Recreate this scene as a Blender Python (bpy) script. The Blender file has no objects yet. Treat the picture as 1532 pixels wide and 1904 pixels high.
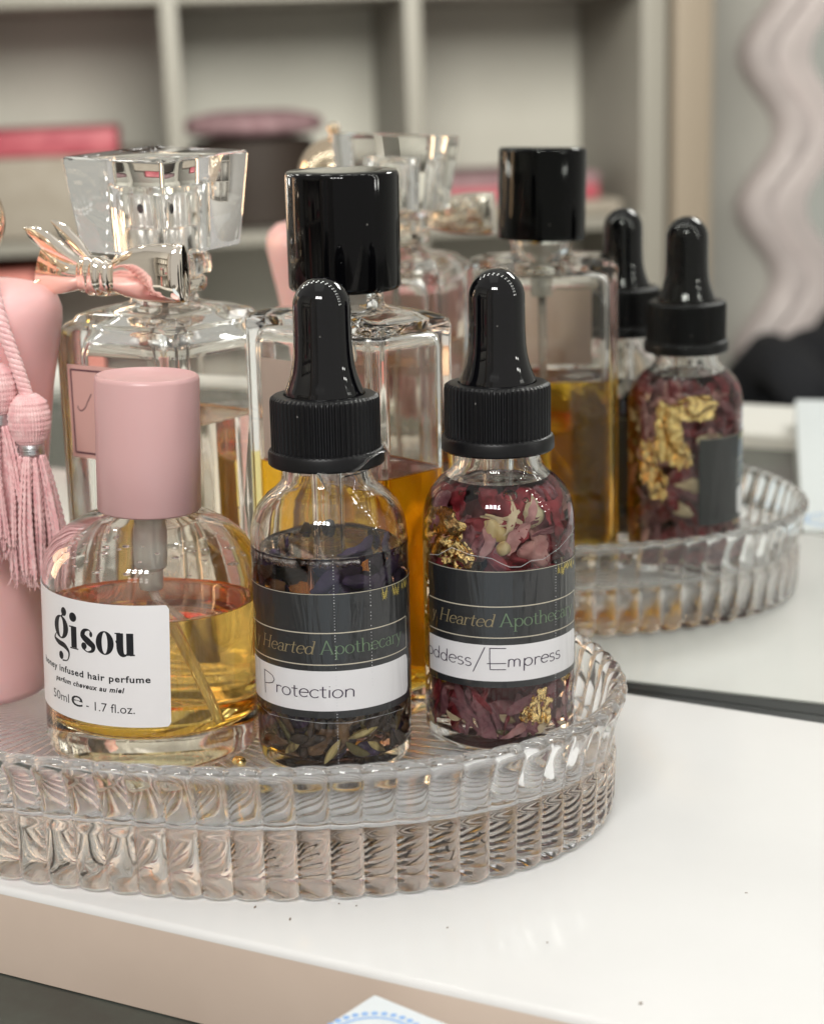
import bpy, bmesh, math, random
from mathutils import Vector, Matrix, noise

S = 0.001                      # everything below is written in millimetres
PI = math.pi
sin, cos, rad = math.sin, math.cos, math.radians
random.seed(11)
sc = bpy.context.scene
COL = sc.collection

# ------------------------------------------------------------------ camera
cam_d = bpy.data.cameras.new("camera")
cam = bpy.data.objects.new("camera", cam_d)
COL.objects.link(cam)
CAM = (133.80, -392.07, 146.85)
r_ = Vector((0.90256, 0.43011, -0.01981))
u_ = Vector((-0.08346, 0.21988, 0.97195))
w_ = Vector((-0.42241, 0.87559, -0.23435))
cam.matrix_world = Matrix(((r_.x, u_.x, -w_.x, CAM[0]*S), (r_.y, u_.y, -w_.y, CAM[1]*S),
                           (r_.z, u_.z, -w_.z, CAM[2]*S), (0, 0, 0, 1)))
cam_d.sensor_fit = 'HORIZONTAL'
cam_d.sensor_width = 36.0
cam_d.lens = 3066.0 / 1532.0 * 36.0
cam_d.clip_start = 0.01
cam_d.clip_end = 60.0
cam_d.dof.use_dof = True
cam_d.dof.focus_distance = 0.338
cam_d.dof.aperture_fstop = 20.0
sc.camera = cam

# ------------------------------------------------------------------ world, lamps, exposure
world = bpy.data.worlds.new("World")
sc.world = world
world.use_nodes = True
bg = world.node_tree.nodes["Background"]
bg.inputs[0].default_value = (1.0, 0.965, 0.90, 1)
bg.inputs[1].default_value = 0.40

def area(name, loc, target, sx, sy, power, color):
    l = bpy.data.lights.new(name, 'AREA')
    l.shape = 'RECTANGLE'; l.size = sx*S; l.size_y = sy*S
    l.energy = power; l.color = color
    o = bpy.data.objects.new(name, l); COL.objects.link(o)
    o.location = Vector(loc)*S
    o.rotation_euler = (Vector(target)-Vector(loc)).to_track_quat('-Z', 'Y').to_euler()
    return o
area("vanity_lamp", (-60, -110, 620), (-30, -100, 0), 460, 260, 0.10, (0.97, 1.0, 0.97))  # added unseen panel, tops up the mirror bulbs from above
area("ceiling_lamp", (-300, -700, 640), (-900, -1900, 60), 700, 500, 23.0, (1.0, 0.965, 0.90))  # added unseen panel that brightens the cubby shelving in the mirror
for i in range(8):                       # added front fill: two rows of small unseen discs above the viewer
    u_i, v_i = i % 4 - 1.5, i // 4 - 0.5
    o = area("spot_lamp", (150+u_i*84, -720+u_i*20, 640+v_i*95), (-20, -100, 50), 58, 58, 0.47, (1.0, 0.985, 0.96))
    o.data.shape = 'DISK'
area("bedside_lamp", (-350, -90, 150), (-60, -90, 70), 60, 110, 0.10, (1.0, 0.62, 0.36))
# the string of small bulbs that runs in an arch over the mirror
for i in range(16):
    a = PI*(0.02 + 0.96*i/15)
    x = 20 - 280*cos(a); z = 120 + 225*sin(a)**0.8
    l = bpy.data.lights.new("mirror_bulb", 'POINT')
    l.energy = 0.062; l.color = (1.0, 0.99, 0.94); l.shadow_soft_size = 7.0*S; l.use_soft_falloff = False
    o = bpy.data.objects.new("mirror_bulb", l); COL.objects.link(o)
    o.location = Vector((x, -24, z))*S

sc.view_settings.view_transform = 'Standard'
sc.view_settings.look = 'None'
sc.view_settings.gamma = 1.0
sc.view_settings.exposure = 0.36
sc.view_settings.use_curve_mapping = False
cy = sc.cycles
cy.max_bounces = 28; cy.transmission_bounces = 26; cy.glossy_bounces = 10
cy.diffuse_bounces = 4; cy.transparent_max_bounces = 8; cy.volume_bounces = 6
cy.caustics_reflective = True; cy.caustics_refractive = True
cy.blur_glossy = 0.4; cy.sample_clamp_indirect = 5.0; cy.sample_clamp_direct = 0.0
cy.use_denoising = True
try:
    cy.denoiser = 'OPENIMAGEDENOISE'
    cy.denoising_input_passes = 'RGB_ALBEDO_NORMAL'
except Exception:
    pass
cy.use_adaptive_sampling = True
cy.adaptive_threshold = 0.012

# ------------------------------------------------------------------ materials
def principled(name, base=(0.8, 0.8, 0.8), rough=0.5, metal=0.0, **kw):
    m = bpy.data.materials.new(name); m.use_nodes = True
    b = m.node_tree.nodes["Principled BSDF"]
    b.inputs["Base Color"].default_value = (*base, 1)
    b.inputs["Roughness"].default_value = rough
    b.inputs["Metallic"].default_value = metal
    for k, v in kw.items():
        b.inputs[k].default_value = v
    return m

def nodes(m):
    nt = m.node_tree
    return nt, nt.nodes["Principled BSDF"]

def bump(m, scale, strength, dist=0.0002, detail=3, stretch=(1, 1, 1), musgrave=False):
    nt, b = nodes(m)
    tc = nt.nodes.new("ShaderNodeTexCoord"); mp = nt.nodes.new("ShaderNodeMapping")
    nz = nt.nodes.new("ShaderNodeTexNoise"); bp = nt.nodes.new("ShaderNodeBump")
    mp.inputs["Scale"].default_value = stretch
    nz.inputs["Scale"].default_value = scale; nz.inputs["Detail"].default_value = detail
    bp.inputs["Strength"].default_value = strength; bp.inputs["Distance"].default_value = dist
    nt.links.new(tc.outputs["Object"], mp.inputs[0]); nt.links.new(mp.outputs[0], nz.inputs["Vector"])
    nt.links.new(nz.outputs[0], bp.inputs["Height"]); nt.links.new(bp.outputs[0], b.inputs["Normal"])
    return m

def vary(m, c1, c2, scale, detail=4, lo=0.35, hi=0.65, stretch=(1, 1, 1)):
    nt, b = nodes(m)
    tc = nt.nodes.new("ShaderNodeTexCoord"); mp = nt.nodes.new("ShaderNodeMapping")
    nz = nt.nodes.new("ShaderNodeTexNoise"); cr = nt.nodes.new("ShaderNodeValToRGB")
    mp.inputs["Scale"].default_value = stretch
    nz.inputs["Scale"].default_value = scale; nz.inputs["Detail"].default_value = detail
    cr.color_ramp.elements[0].position = lo; cr.color_ramp.elements[1].position = hi
    cr.color_ramp.elements[0].color = (*c1, 1); cr.color_ramp.elements[1].color = (*c2, 1)
    nt.links.new(tc.outputs["Object"], mp.inputs[0]); nt.links.new(mp.outputs[0], nz.inputs["Vector"])
    nt.links.new(nz.outputs[0], cr.inputs[0]); nt.links.new(cr.outputs[0], b.inputs["Base Color"])
    return m

def glass(name, color=(1, 0.995, 0.985), ior=1.5, rough=0.0):
    return principled(name, color, rough, 0.0, **{"Transmission Weight": 1.0, "IOR": ior})

def liquid(name, ior, sigma, haze=0.0, tint=(1, 1, 1), n_glass=1.5):
    """clear liquid as [against glass, against air]; sigma = absorption per millimetre for r, g, b"""
    out = []
    mx = max(sigma)
    for tag_, n_ in (('_at_glass', ior/n_glass), ('_surface', ior)):
        m = bpy.data.materials.new(name+tag_); m.use_nodes = True; nt = m.node_tree
        g_ = nt.nodes.new("ShaderNodeBsdfGlass"); g_.inputs["IOR"].default_value = n_; g_.inputs["Roughness"].default_value = 0.0
        if tag_ == '_at_glass': g_.inputs["Color"].default_value = (*tint, 1)
        v = nt.nodes.new("ShaderNodeVolumeAbsorption")
        v.inputs["Color"].default_value = (*[1 - s_/mx for s_ in sigma], 1)
        v.inputs["Density"].default_value = mx / S
        mo = nt.nodes["Material Output"]
        if haze > 0:
            sv = nt.nodes.new("ShaderNodeVolumeScatter"); ad = nt.nodes.new("ShaderNodeAddShader")
            sv.inputs["Color"].default_value = (1.0, 0.74, 0.30, 1); sv.inputs["Density"].default_value = haze / S; sv.inputs["Anisotropy"].default_value = 0.5
            nt.links.new(v.outputs[0], ad.inputs[0]); nt.links.new(sv.outputs[0], ad.inputs[1]); v = ad
        nt.links.new(g_.outputs[0], mo.inputs["Surface"]); nt.links.new(v.outputs[0], mo.inputs["Volume"])
        out.append(m)
    return out

def smudge(m, lo, hi, scale=140, detail=5):
    nt, b = nodes(m)
    tc = nt.nodes.new("ShaderNodeTexCoord"); nz = nt.nodes.new("ShaderNodeTexNoise"); mr = nt.nodes.new("ShaderNodeMapRange")
    nz.inputs["Scale"].default_value = scale; nz.inputs["Detail"].default_value = detail; nz.inputs["Roughness"].default_value = 0.65
    mr.inputs["From Min"].default_value = 0.38; mr.inputs["From Max"].default_value = 0.68
    mr.inputs["To Min"].default_value = lo; mr.inputs["To Max"].default_value = hi
    nt.links.new(tc.outputs["Object"], nz.inputs["Vector"]); nt.links.new(nz.outputs[0], mr.inputs["Value"]); nt.links.new(mr.outputs[0], b.inputs["Roughness"])
    return m

def specks(m, base, col, scale=420, size=0.07, share=0.80):
    """sparse dust specks in the colour"""
    nt, b = nodes(m)
    tc = nt.nodes.new("ShaderNodeTexCoord"); vo = nt.nodes.new("ShaderNodeTexVoronoi")
    vo.inputs["Scale"].default_value = scale
    lt = nt.nodes.new("ShaderNodeMath"); lt.operation = 'LESS_THAN'; lt.inputs[1].default_value = size
    sx = nt.nodes.new("ShaderNodeSeparateColor"); gt = nt.nodes.new("ShaderNodeMath"); gt.operation = 'GREATER_THAN'; gt.inputs[1].default_value = share
    mu = nt.nodes.new("ShaderNodeMath"); mu.operation = 'MULTIPLY'
    mx = nt.nodes.new("ShaderNodeMix"); mx.data_type = 'RGBA'
    mx.inputs["A"].default_value = (*base, 1); mx.inputs["B"].default_value = (*col, 1)
    nt.links.new(tc.outputs["Object"], vo.inputs["Vector"]); nt.links.new(vo.outputs["Distance"], lt.inputs[0])
    nt.links.new(vo.outputs["Color"], sx.inputs[0]); nt.links.new(sx.outputs[0], gt.inputs[0])
    nt.links.new(lt.outputs[0], mu.inputs[0]); nt.links.new(gt.outputs[0], mu.inputs[1])
    nt.links.new(mu.outputs[0], mx.inputs["Factor"])
    out = [o_ for o_ in mx.outputs if o_.type == 'RGBA'][0]
    nt.links.new(out, b.inputs["Base Color"])
    return m

M = {}
M['glass'] = glass('clear_glass')
M['thick_glass'] = glass('thick_glass', (1, 0.992, 0.975), 1.5)
M['tray_glass'] = glass('tray_glass', (0.99, 0.995, 1.0), 1.5)
M['crystal'] = glass('crystal_acrylic', (1, 0.995, 0.98), 1.49)
M['amber'] = liquid('amber_perfume', 1.36, (0.0003, 0.0085, 0.050), haze=0.014, tint=(1.0, 0.87, 0.42))
M['honey'] = liquid('honey_perfume', 1.37, (0.0002, 0.0046, 0.020), haze=0.002, tint=(1.0, 0.92, 0.63))
M['blush'] = liquid('blush_perfume', 1.36, (0.0004, 0.002, 0.005))
M['oil_rose'] = liquid('rose_oil', 1.45, (0.004, 0.013, 0.022))
M['oil_dark'] = liquid('dark_oil', 1.45, (0.020, 0.040, 0.045))
M['black_gloss'] = principled('black_gloss_plastic', (0.0015, 0.0015, 0.002), 0.05, 0, **{"IOR": 1.45, "Specular IOR Level": 0.28})
M['rubber'] = bump(principled('black_rubber', (0.002, 0.002, 0.003), 0.05, 0, **{"IOR": 1.5, "Specular IOR Level": 0.5}), 900, 0.02, 0.0001)
specks(M['black_gloss'], (0.0015, 0.0015, 0.002), (0.10, 0.097, 0.09), 330, 0.08, 0.84); specks(M['rubber'], (0.002, 0.002, 0.003), (0.10, 0.097, 0.09), 420, 0.09, 0.86)
smudge(M['black_gloss'], 0.03, 0.09, 120); smudge(M['rubber'], 0.025, 0.085, 160)
M['black_matte'] = principled('black_ribbed_plastic', (0.004, 0.004, 0.005), 0.40, 0, **{"IOR": 1.38})
M['chrome'] = principled('chrome', (0.92, 0.90, 0.86), 0.05, 1.0)
M['satin_silver'] = principled('satin_silver', (0.86, 0.84, 0.80), 0.22, 1.0)
M['silver'] = principled('polished_silver', (0.98, 0.90, 0.80), 0.04, 1.0)
M['rose_gold'] = principled('rose_gold_metal', (0.95, 0.76, 0.58), 0.12, 1.0)
M['gold'] = bump(principled('gold_leaf', (1.0, 0.76, 0.34), 0.18, 1.0), 700, 0.6, 0.0005, 3)
M['mirror'] = principled('mirror_silvering', (0.86, 0.878, 0.848), 0.0, 1.0)
M['mirror_edge'] = principled('mirror_edge_glass', (0.02, 0.04, 0.035), 0.2)
M['seal_black'] = principled('black_gap', (0.006, 0.008, 0.008), 0.6)  # black that paints in the shade between shelf and mirror
M['pink_cap'] = bump(principled('pink_plastic', (0.67, 0.405, 0.40), 0.33, 0, **{"Subsurface Weight": 0.15, "Subsurface Radius": (0.004, 0.002, 0.002)}), 2500, 0.02, 0.0001)
M['pink_frost'] = principled('pink_frosted_glass', (0.94, 0.55, 0.545), 0.34, 0, **{"Subsurface Weight": 0.4, "Subsurface Radius": (0.016, 0.007, 0.005)})
smudge(M['pink_cap'], 0.29, 0.36, 90)
M['paper'] = bump(principled('white_label_paper', (0.84, 0.82, 0.83), 0.42), 1800, 0.05, 0.0001)
M['ink'] = principled('black_ink', (0.008, 0.008, 0.012), 0.5)
M['pen'] = principled('pen_ink', (0.035, 0.02, 0.05), 0.5)
def film_coat(m, scale, dist, stretch):
    nt, b = nodes(m)
    b.inputs["Coat Weight"].default_value = 0.6; b.inputs["Coat Roughness"].default_value = 0.04; b.inputs["Coat IOR"].default_value = 1.55
    tc = nt.nodes.new("ShaderNodeTexCoord"); mp_ = nt.nodes.new("ShaderNodeMapping"); nz = nt.nodes.new("ShaderNodeTexNoise"); bp = nt.nodes.new("ShaderNodeBump")
    mp_.inputs["Scale"].default_value = stretch; nz.inputs["Scale"].default_value = scale; nz.inputs["Detail"].default_value = 4
    nz.inputs["Distortion"].default_value = 0.6
    bp.inputs["Strength"].default_value = 1.0; bp.inputs["Distance"].default_value = dist
    nt.links.new(tc.outputs["Object"], mp_.inputs[0]); nt.links.new(mp_.outputs[0], nz.inputs["Vector"])
    nt.links.new(nz.outputs[0], bp.inputs["Height"]); nt.links.new(bp.outputs[0], b.inputs["Coat Normal"])
    return m
M['label_black'] = film_coat(principled('black_label_film', (0.014, 0.015, 0.017), 0.5), 190, 0.0014, (1, 1, 0.13))
M['strip_paper'] = film_coat(principled('white_strip_paper', (0.74, 0.73, 0.75), 0.5), 170, 0.0010, (1, 1, 0.2))
M['line_cream'] = principled('cream_print', (0.55, 0.50, 0.40), 0.4)
M['text_gold'] = principled('muted_gold_print', (0.27, 0.215, 0.115), 0.4)
M['text_green'] = principled('sage_green_print', (0.13, 0.20, 0.115), 0.4)
M['plant_yellow'] = principled('yellow_print', (0.66, 0.52, 0.10), 0.4)
def paper(name, col, tr):
    m = bpy.data.materials.new(name); m.use_nodes = True; nt = m.node_tree
    b = nt.nodes["Principled BSDF"]; b.inputs["Base Color"].default_value = (*col, 1); b.inputs["Roughness"].default_value = 0.4
    t = nt.nodes.new("ShaderNodeBsdfTranslucent"); t.inputs[0].default_value = (*col, 1)
    mx = nt.nodes.new("ShaderNodeMixShader"); mx.inputs[0].default_value = tr
    nt.links.new(b.outputs[0], mx.inputs[1]); nt.links.new(t.outputs[0], mx.inputs[2]); nt.links.new(mx.outputs[0], nt.nodes["Material Output"].inputs[0])
    return m
def air_glass(name, ior):
    m = bpy.data.materials.new(name); m.use_nodes = True; nt = m.node_tree
    g_ = nt.nodes.new("ShaderNodeBsdfGlass"); g_.inputs["IOR"].default_value = ior; g_.inputs["Roughness"].default_value = 0.0
    nt.links.new(g_.outputs[0], nt.nodes["Material Output"].inputs[0]); return m
M['air_bubble'] = air_glass('air_bubble', 0.70)
M['pink_label'] = principled('pink_label_paper', (0.72, 0.47, 0.42), 0.45)
M['beige_label'] = paper('pearl_label_paper', (0.80, 0.64, 0.54), 0.55)
M['plum'] = principled('plum_print', (0.10, 0.04, 0.06), 0.5)
M['tube'] = principled('dip_tube_plastic', (0.95, 0.93, 0.88), 0.12, 0, **{"Transmission Weight": 0.75, "IOR": 1.42})
M['milky'] = principled('milky_pump_plastic', (0.85, 0.82, 0.75), 0.25, 0, **{"Transmission Weight": 0.55, "IOR": 1.45})
M['film'] = glass('shrink_film', (0.98, 0.98, 0.98), 1.45, 0.05)
M['dots'] = principled('perforation_white', (0.62, 0.62, 0.64), 0.3)
M['bubble'] = glass('bubble_skin', (1, 1, 1), 1.33)
M['thread'] = bump(vary(principled('pink_silk_thread', (0.92, 0.54, 0.54), 0.26, 0, **{"Sheen Weight": 0.7}), (0.84, 0.44, 0.45), (0.97, 0.63, 0.62), 420, 3, 0.35, 0.65), 3000, 0.4, 0.0002)
M['metal_thread'] = bump(principled('silver_thread', (0.62, 0.62, 0.63), 0.35, 1.0), 2200, 0.8, 0.0003, 2, (0.05, 0.05, 1))
# dried flowers
def petal_mat(n, c1, c2):
    m = principled(n, c1, 0.5, 0, **{"Subsurface Weight": 0.0})
    return bump(vary(m, c1, c2, 260, 3, 0.3, 0.7), 700, 0.35, 0.0003)
M['petal_wine'] = petal_mat('wine_petal', (0.15, 0.008, 0.018), (0.33, 0.032, 0.045))
M['petal_rose'] = petal_mat('dusty_rose_petal', (0.38, 0.15, 0.16), (0.60, 0.34, 0.32))
M['petal_mauve'] = petal_mat('mauve_petal', (0.15, 0.04, 0.06), (0.34, 0.14, 0.16))
M['petal_cream'] = petal_mat('cream_petal', (0.62, 0.48, 0.30), (0.78, 0.68, 0.46))
M['leaf_olive'] = petal_mat('olive_leaf', (0.10, 0.085, 0.025), (0.24, 0.20, 0.07))
M['bud'] = bump(vary(principled('dried_bud', (0.6, 0.5, 0.25), 0.4), (0.50, 0.34, 0.10), (0.80, 0.72, 0.44), 300, 3, 0.3, 0.7, (1, 1, 0.2)), 900, 0.4, 0.0003)
M['bud_pale'] = bump(vary(principled('pale_bud', (0.7, 0.65, 0.4), 0.4), (0.58, 0.50, 0.26), (0.80, 0.76, 0.54), 200, 3, 0.3, 0.7, (1, 1, 0.3)), 700, 0.3, 0.0003)
M['petal_violet'] = petal_mat('dark_violet_petal', (0.012, 0.005, 0.03), (0.05, 0.02, 0.09))
M['herb_dark'] = petal_mat('dark_herb', (0.022, 0.014, 0.010), (0.09, 0.055, 0.03))
M['herb_brown'] = petal_mat('brown_herb', (0.10, 0.055, 0.025), (0.26, 0.16, 0.07))
M['seed'] = bump(vary(principled('fennel_seed', (0.4, 0.3, 0.1), 0.4), (0.16, 0.11, 0.03), (0.62, 0.52, 0.22), 500, 2, 0.42, 0.58, (1, 1, 0.1)), 900, 0.4, 0.0003)
# surfaces
specks(M['black_matte'], (0.004, 0.004, 0.005), (0.16, 0.155, 0.15), 420, 0.10, 0.80)
M['shelf'] = principled('white_lacquer', (0.80, 0.795, 0.785), 0.22, 0, **{"Coat Weight": 0.12, "Coat Roughness": 0.12})
vary(M['shelf'], (0.745, 0.74, 0.73), (0.79, 0.785, 0.775), 18, 4, 0.3, 0.7)
smudge(M['shelf'], 0.13, 0.18, 22, 3)
M['shelf_front'] = bump(vary(principled('taupe_edge_band', (0.60, 0.47, 0.37), 0.35), (0.62, 0.50, 0.415), (0.67, 0.545, 0.455), 30, 4), 1500, 0.03, 0.0001)  # front face coloured taupe, beside the white top
M['desk'] = bump(vary(principled('dark_grey_desk', (0.06, 0.062, 0.053), 0.22), (0.055, 0.057, 0.049), (0.066, 0.077, 0.066), 90, 5), 1200, 0.08, 0.0002)
M['white_paint'] = bump(principled('white_paint', (0.78, 0.76, 0.72), 0.4), 300, 0.03, 0.0005)
M['crumb'] = principled('brown_crumb', (0.20, 0.13, 0.085), 0.7)
M['box_white'] = principled('white_card', (0.78, 0.83, 0.86), 0.35)
M['box_blue'] = principled('pale_blue_card', (0.62, 0.74, 0.84), 0.35)
M['seal_blue'] = principled('blue_print', (0.26, 0.47, 0.82), 0.4)
M['cubby'] = bump(vary(principled('cubby_board', (0.58, 0.56, 0.50), 0.5), (0.64, 0.62, 0.56), (0.68, 0.66, 0.60), 6, 3), 200, 0.05, 0.001)
M['cubby_edge'] = principled('cubby_edge', (0.30, 0.28, 0.245), 0.45)
M['wall'] = bump(vary(principled('grey_wall_paint', (0.54, 0.53, 0.50), 0.75), (0.52, 0.51, 0.48), (0.56, 0.55, 0.52), 5, 4), 60, 0.1, 0.003)
M['post'] = principled('cream_door_frame', (0.33, 0.27, 0.21), 0.5)  # warm lamplight on the door edge is put into this colour
M['floor'] = bump(vary(principled('grey_carpet', (0.25, 0.24, 0.22), 0.9), (0.22, 0.21, 0.19), (0.28, 0.27, 0.25), 60, 5), 400, 0.5, 0.004)
M['fabric_beige'] = bump(vary(principled('beige_fabric', (0.56, 0.49, 0.42), 0.8), (0.34, 0.295, 0.245), (0.38, 0.335, 0.285), 40, 4), 500, 0.4, 0.001)
M['red'] = vary(principled('raspberry_box', (0.55, 0.10, 0.14), 0.5), (0.42, 0.07, 0.10), (0.56, 0.14, 0.17), 25, 3)
M['mauve'] = bump(vary(principled('mauve_fur', (0.34, 0.20, 0.22), 0.8), (0.28, 0.16, 0.18), (0.42, 0.27, 0.29), 60, 5), 300, 0.8, 0.004)
M['brown'] = bump(principled('dark_brown_felt', (0.028, 0.017, 0.012), 0.7), 300, 0.4, 0.001)
M['wavy'] = bump(vary(principled('pink_plaster', (0.56, 0.44, 0.42), 0.5), (0.60, 0.53, 0.53), (0.68, 0.60, 0.60), 12, 3), 40, 0.15, 0.004)
M['black_fabric'] = bump(principled('black_boucle', (0.012, 0.013, 0.018), 0.85), 260, 1.0, 0.006)
M['coral'] = principled('coral_box', (0.70, 0.24, 0.20), 0.5)

# ------------------------------------------------------------------ mesh helpers
class MB:
    def __init__(s):
        s.v = []; s.f = []; s.m = []
    def add(s, vs, fs, m=0, xf=None):
        n = len(s.v)
        s.v += [xf(v) if xf else tuple(v) for v in vs]
        s.f += [tuple(i+n for i in f) for f in fs]
        s.m += [m]*len(fs)
        return s
    def build(s, name, mats, parent=None, sharp=None, loc=None, flat=False):
        me = bpy.data.meshes.new(name)
        me.from_pydata([(x*S, y*S, z*S) for x, y, z in s.v], [], s.f)
        for m in (mats if isinstance(mats, (list, tuple)) else [mats]):
            me.materials.append(m)
        me.polygons.foreach_set("material_index", s.m)
        me.validate(clean_customdata=False)
        if not flat:
            me.polygons.foreach_set("use_smooth", [True]*len(me.polygons))
            if sharp:
                me.set_sharp_from_angle(angle=rad(sharp))
        me.update()
        o = bpy.data.objects.new(name, me); COL.objects.link(o)
        if parent: o.parent = parent
        if loc: o.location = Vector(loc)*S
        return o

def thing(name, label, cat, loc=(0, 0, 0), rotz=0.0, group=None, rot=None):
    o = bpy.data.objects.new(name, None); COL.objects.link(o)
    o.empty_display_size = 0.01
    o.location = Vector(loc)*S; o.rotation_euler = rot if rot else (0, 0, rotz)
    o["label"] = label; o["category"] = cat
    if group: o["group"] = group
    return o
def tag(o, label, cat, group=None):
    o["label"] = label; o["category"] = cat
    if group: o["group"] = group
    return o
def structure(o):
    o["kind"] = "structure"; return o

def lathe(mb, prof, seg=96, m=0, rf=None, c=(0, 0), xf=None):
    vs = []; rows = []
    for i, (r, z) in enumerate(prof):
        if r <= 1e-9:
            rows.append([len(vs)]); vs.append((c[0], c[1], z))
        else:
            row = []
            for k in range(seg):
                a = 2*PI*k/seg
                rr = r + (rf(k, i, r, z) if rf else 0)
                row.append(len(vs)); vs.append((c[0]+rr*cos(a), c[1]+rr*sin(a), z))
            rows.append(row)
    fs = []
    for a, b in zip(rows, rows[1:]):
        if len(a) == 1 and len(b) == 1: continue
        for k in range(seg):
            k2 = (k+1) % seg
            if len(a) == 1: fs.append((a[0], b[k2], b[k]))
            elif len(b) == 1: fs.append((a[k], a[k2], b[0]))
            else: fs.append((a[k], a[k2], b[k2], b[k]))
    return mb.add(vs, fs, m, xf)

def tube(mb, pts, rads, seg=8, m=0, caps=True, twist=0.0, oval=1.0):
    pts = [Vector(p) for p in pts]
    if not isinstance(rads, (list, tuple)): rads = [rads]*len(pts)
    vs = []; fs = []
    T0 = (pts[1]-pts[0]).normalized()
    N = T0.orthogonal().normalized()
    for i, p in enumerate(pts):
        T = (pts[min(i+1, len(pts)-1)]-pts[max(i-1, 0)]).normalized()
        N = (N - T*N.dot(T)).normalized(); B = T.cross(N)
        for k in range(seg):
            a = 2*PI*k/seg + twist*i
            vs.append(tuple(p + (N*cos(a) + B*sin(a)*oval)*rads[i]))
    for i in range(len(pts)-1):
        for k in range(seg):
            k2 = (k+1) % seg
            fs.append((i*seg+k, i*seg+k2, (i+1)*seg+k2, (i+1)*seg+k))
    if caps:
        fs.append(tuple(range(seg-1, -1, -1)))
        fs.append(tuple((len(pts)-1)*seg+k for k in range(seg)))
    return mb.add(vs, fs, m)

def loft(mb, rings, m=0, cap0=True, cap1=True, xf=None):
    n = len(rings[0]); vs = [v for r in rings for v in r]; fs = []
    for i in range(len(rings)-1):
        for k in range(n):
            k2 = (k+1) % n
            fs.append((i*n+k, i*n+k2, (i+1)*n+k2, (i+1)*n+k))
    if cap0: fs.append(tuple(range(n-1, -1, -1)))
    if cap1: fs.append(tuple((len(rings)-1)*n+k for k in range(n)))
    return mb.add(vs, fs, m, xf)

def rrect(a, b, r, z, n=6, cx=0, cy=0):
    """rounded rectangle ring a x b, corner radius r"""
    out = []
    for (sx, sy, a0) in ((1, 1, 0), (-1, 1, 90), (-1, -1, 180), (1, -1, 270)):
        for i in range(n+1):
            t = rad(a0 + 90*i/n)
            out.append((cx + sx*(a/2-r) + r*cos(t), cy + sy*(b/2-r) + r*sin(t), z))
    return out

def box(mb, lo, hi, bev=0.0, m=0, xf=None, n=3):
    a, b = hi[0]-lo[0], hi[1]-lo[1]; cx, cyy = (hi[0]+lo[0])/2, (hi[1]+lo[1])/2
    if bev <= 0:
        vs = [(x, y, z) for z in (lo[2], hi[2]) for x, y in ((lo[0], lo[1]), (hi[0], lo[1]), (hi[0], hi[1]), (lo[0], hi[1]))]
        return mb.add(vs, [(3, 2, 1, 0), (4, 5, 6, 7), (0, 1, 5, 4), (1, 2, 6, 5), (2, 3, 7, 6), (3, 0, 4, 7)], m, xf)
    rings = []
    for i in range(n+1):
        t = PI/2*i/n; d = bev*(1-sin(t)); rings.append(rrect(a-2*d, b-2*d, max(bev-d, bev*0.05), lo[2]+bev*(1-cos(t)), n, cx, cyy))
    for i in range(n+1):
        t = PI/2*(1-i/n); d = bev*(1-sin(t)); rings.append(rrect(a-2*d, b-2*d, max(bev-d, bev*0.05), hi[2]-bev*(1-cos(t)), n, cx, cyy))
    return loft(mb, rings, m, xf=xf)

def cyl_patch(mb, R, t, a0, a1, z0, z1, na=48, nz=6, m=0, corner=0.0, zf=None):
    """a curved label of thickness t lying on a cylinder of radius R, angles in radians"""
    vs = []; fs = []
    def P(i, j, rr):
        u = i/na; v = j/nz
        a = a0+(a1-a0)*u; z = z0+(z1-z0)*v
        if corner > 0:
            s = (a1-a)*R
            if s < corner:
                d = corner-math.sqrt(max(0, corner**2-(corner-s)**2))
                z = (z0+d)+((z1-d)-(z0+d))*v
        if zf: z += zf(a, v)
        return (rr*cos(a), rr*sin(a), z)
    for rr in (R+0.02, R+t):
        for i in range(na+1):
            for j in range(nz+1):
                vs.append(P(i, j, rr))
    o = (na+1)*(nz+1)
    q = lambda i, j: i*(nz+1)+j
    for i in range(na):
        for j in range(nz):
            fs.append((o+q(i, j), o+q(i+1, j), o+q(i+1, j+1), o+q(i, j+1)))
            fs.append((q(i, j), q(i, j+1), q(i+1, j+1), q(i+1, j)))
    for i in range(na):
        fs.append((q(i, 0), q(i+1, 0), o+q(i+1, 0), o+q(i, 0)))
        fs.append((q(i, nz), o+q(i, nz), o+q(i+1, nz), q(i+1, nz)))
    for j in range(nz):
        fs.append((q(0, j), o+q(0, j), o+q(0, j+1), q(0, j+1)))
        fs.append((q(na, j), q(na, j+1), o+q(na, j+1), o+q(na, j)))
    return mb.add(vs, fs, m)

def wrap(R):
    """(s, t) on the unrolled label, s in degrees from the bottle's own +x, t height in mm"""
    return lambda a, z: (R*cos(rad(a)), R*sin(rad(a)), z)

# ------------------------------------------------------------------ lettering
def arc(cx, cyy, rx, ry, a0, a1, n=18):
    return [(cx+rx*cos(rad(a0+(a1-a0)*i/n)), cyy+ry*sin(rad(a0+(a1-a0)*i/n))) for i in range(n+1)]
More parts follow.
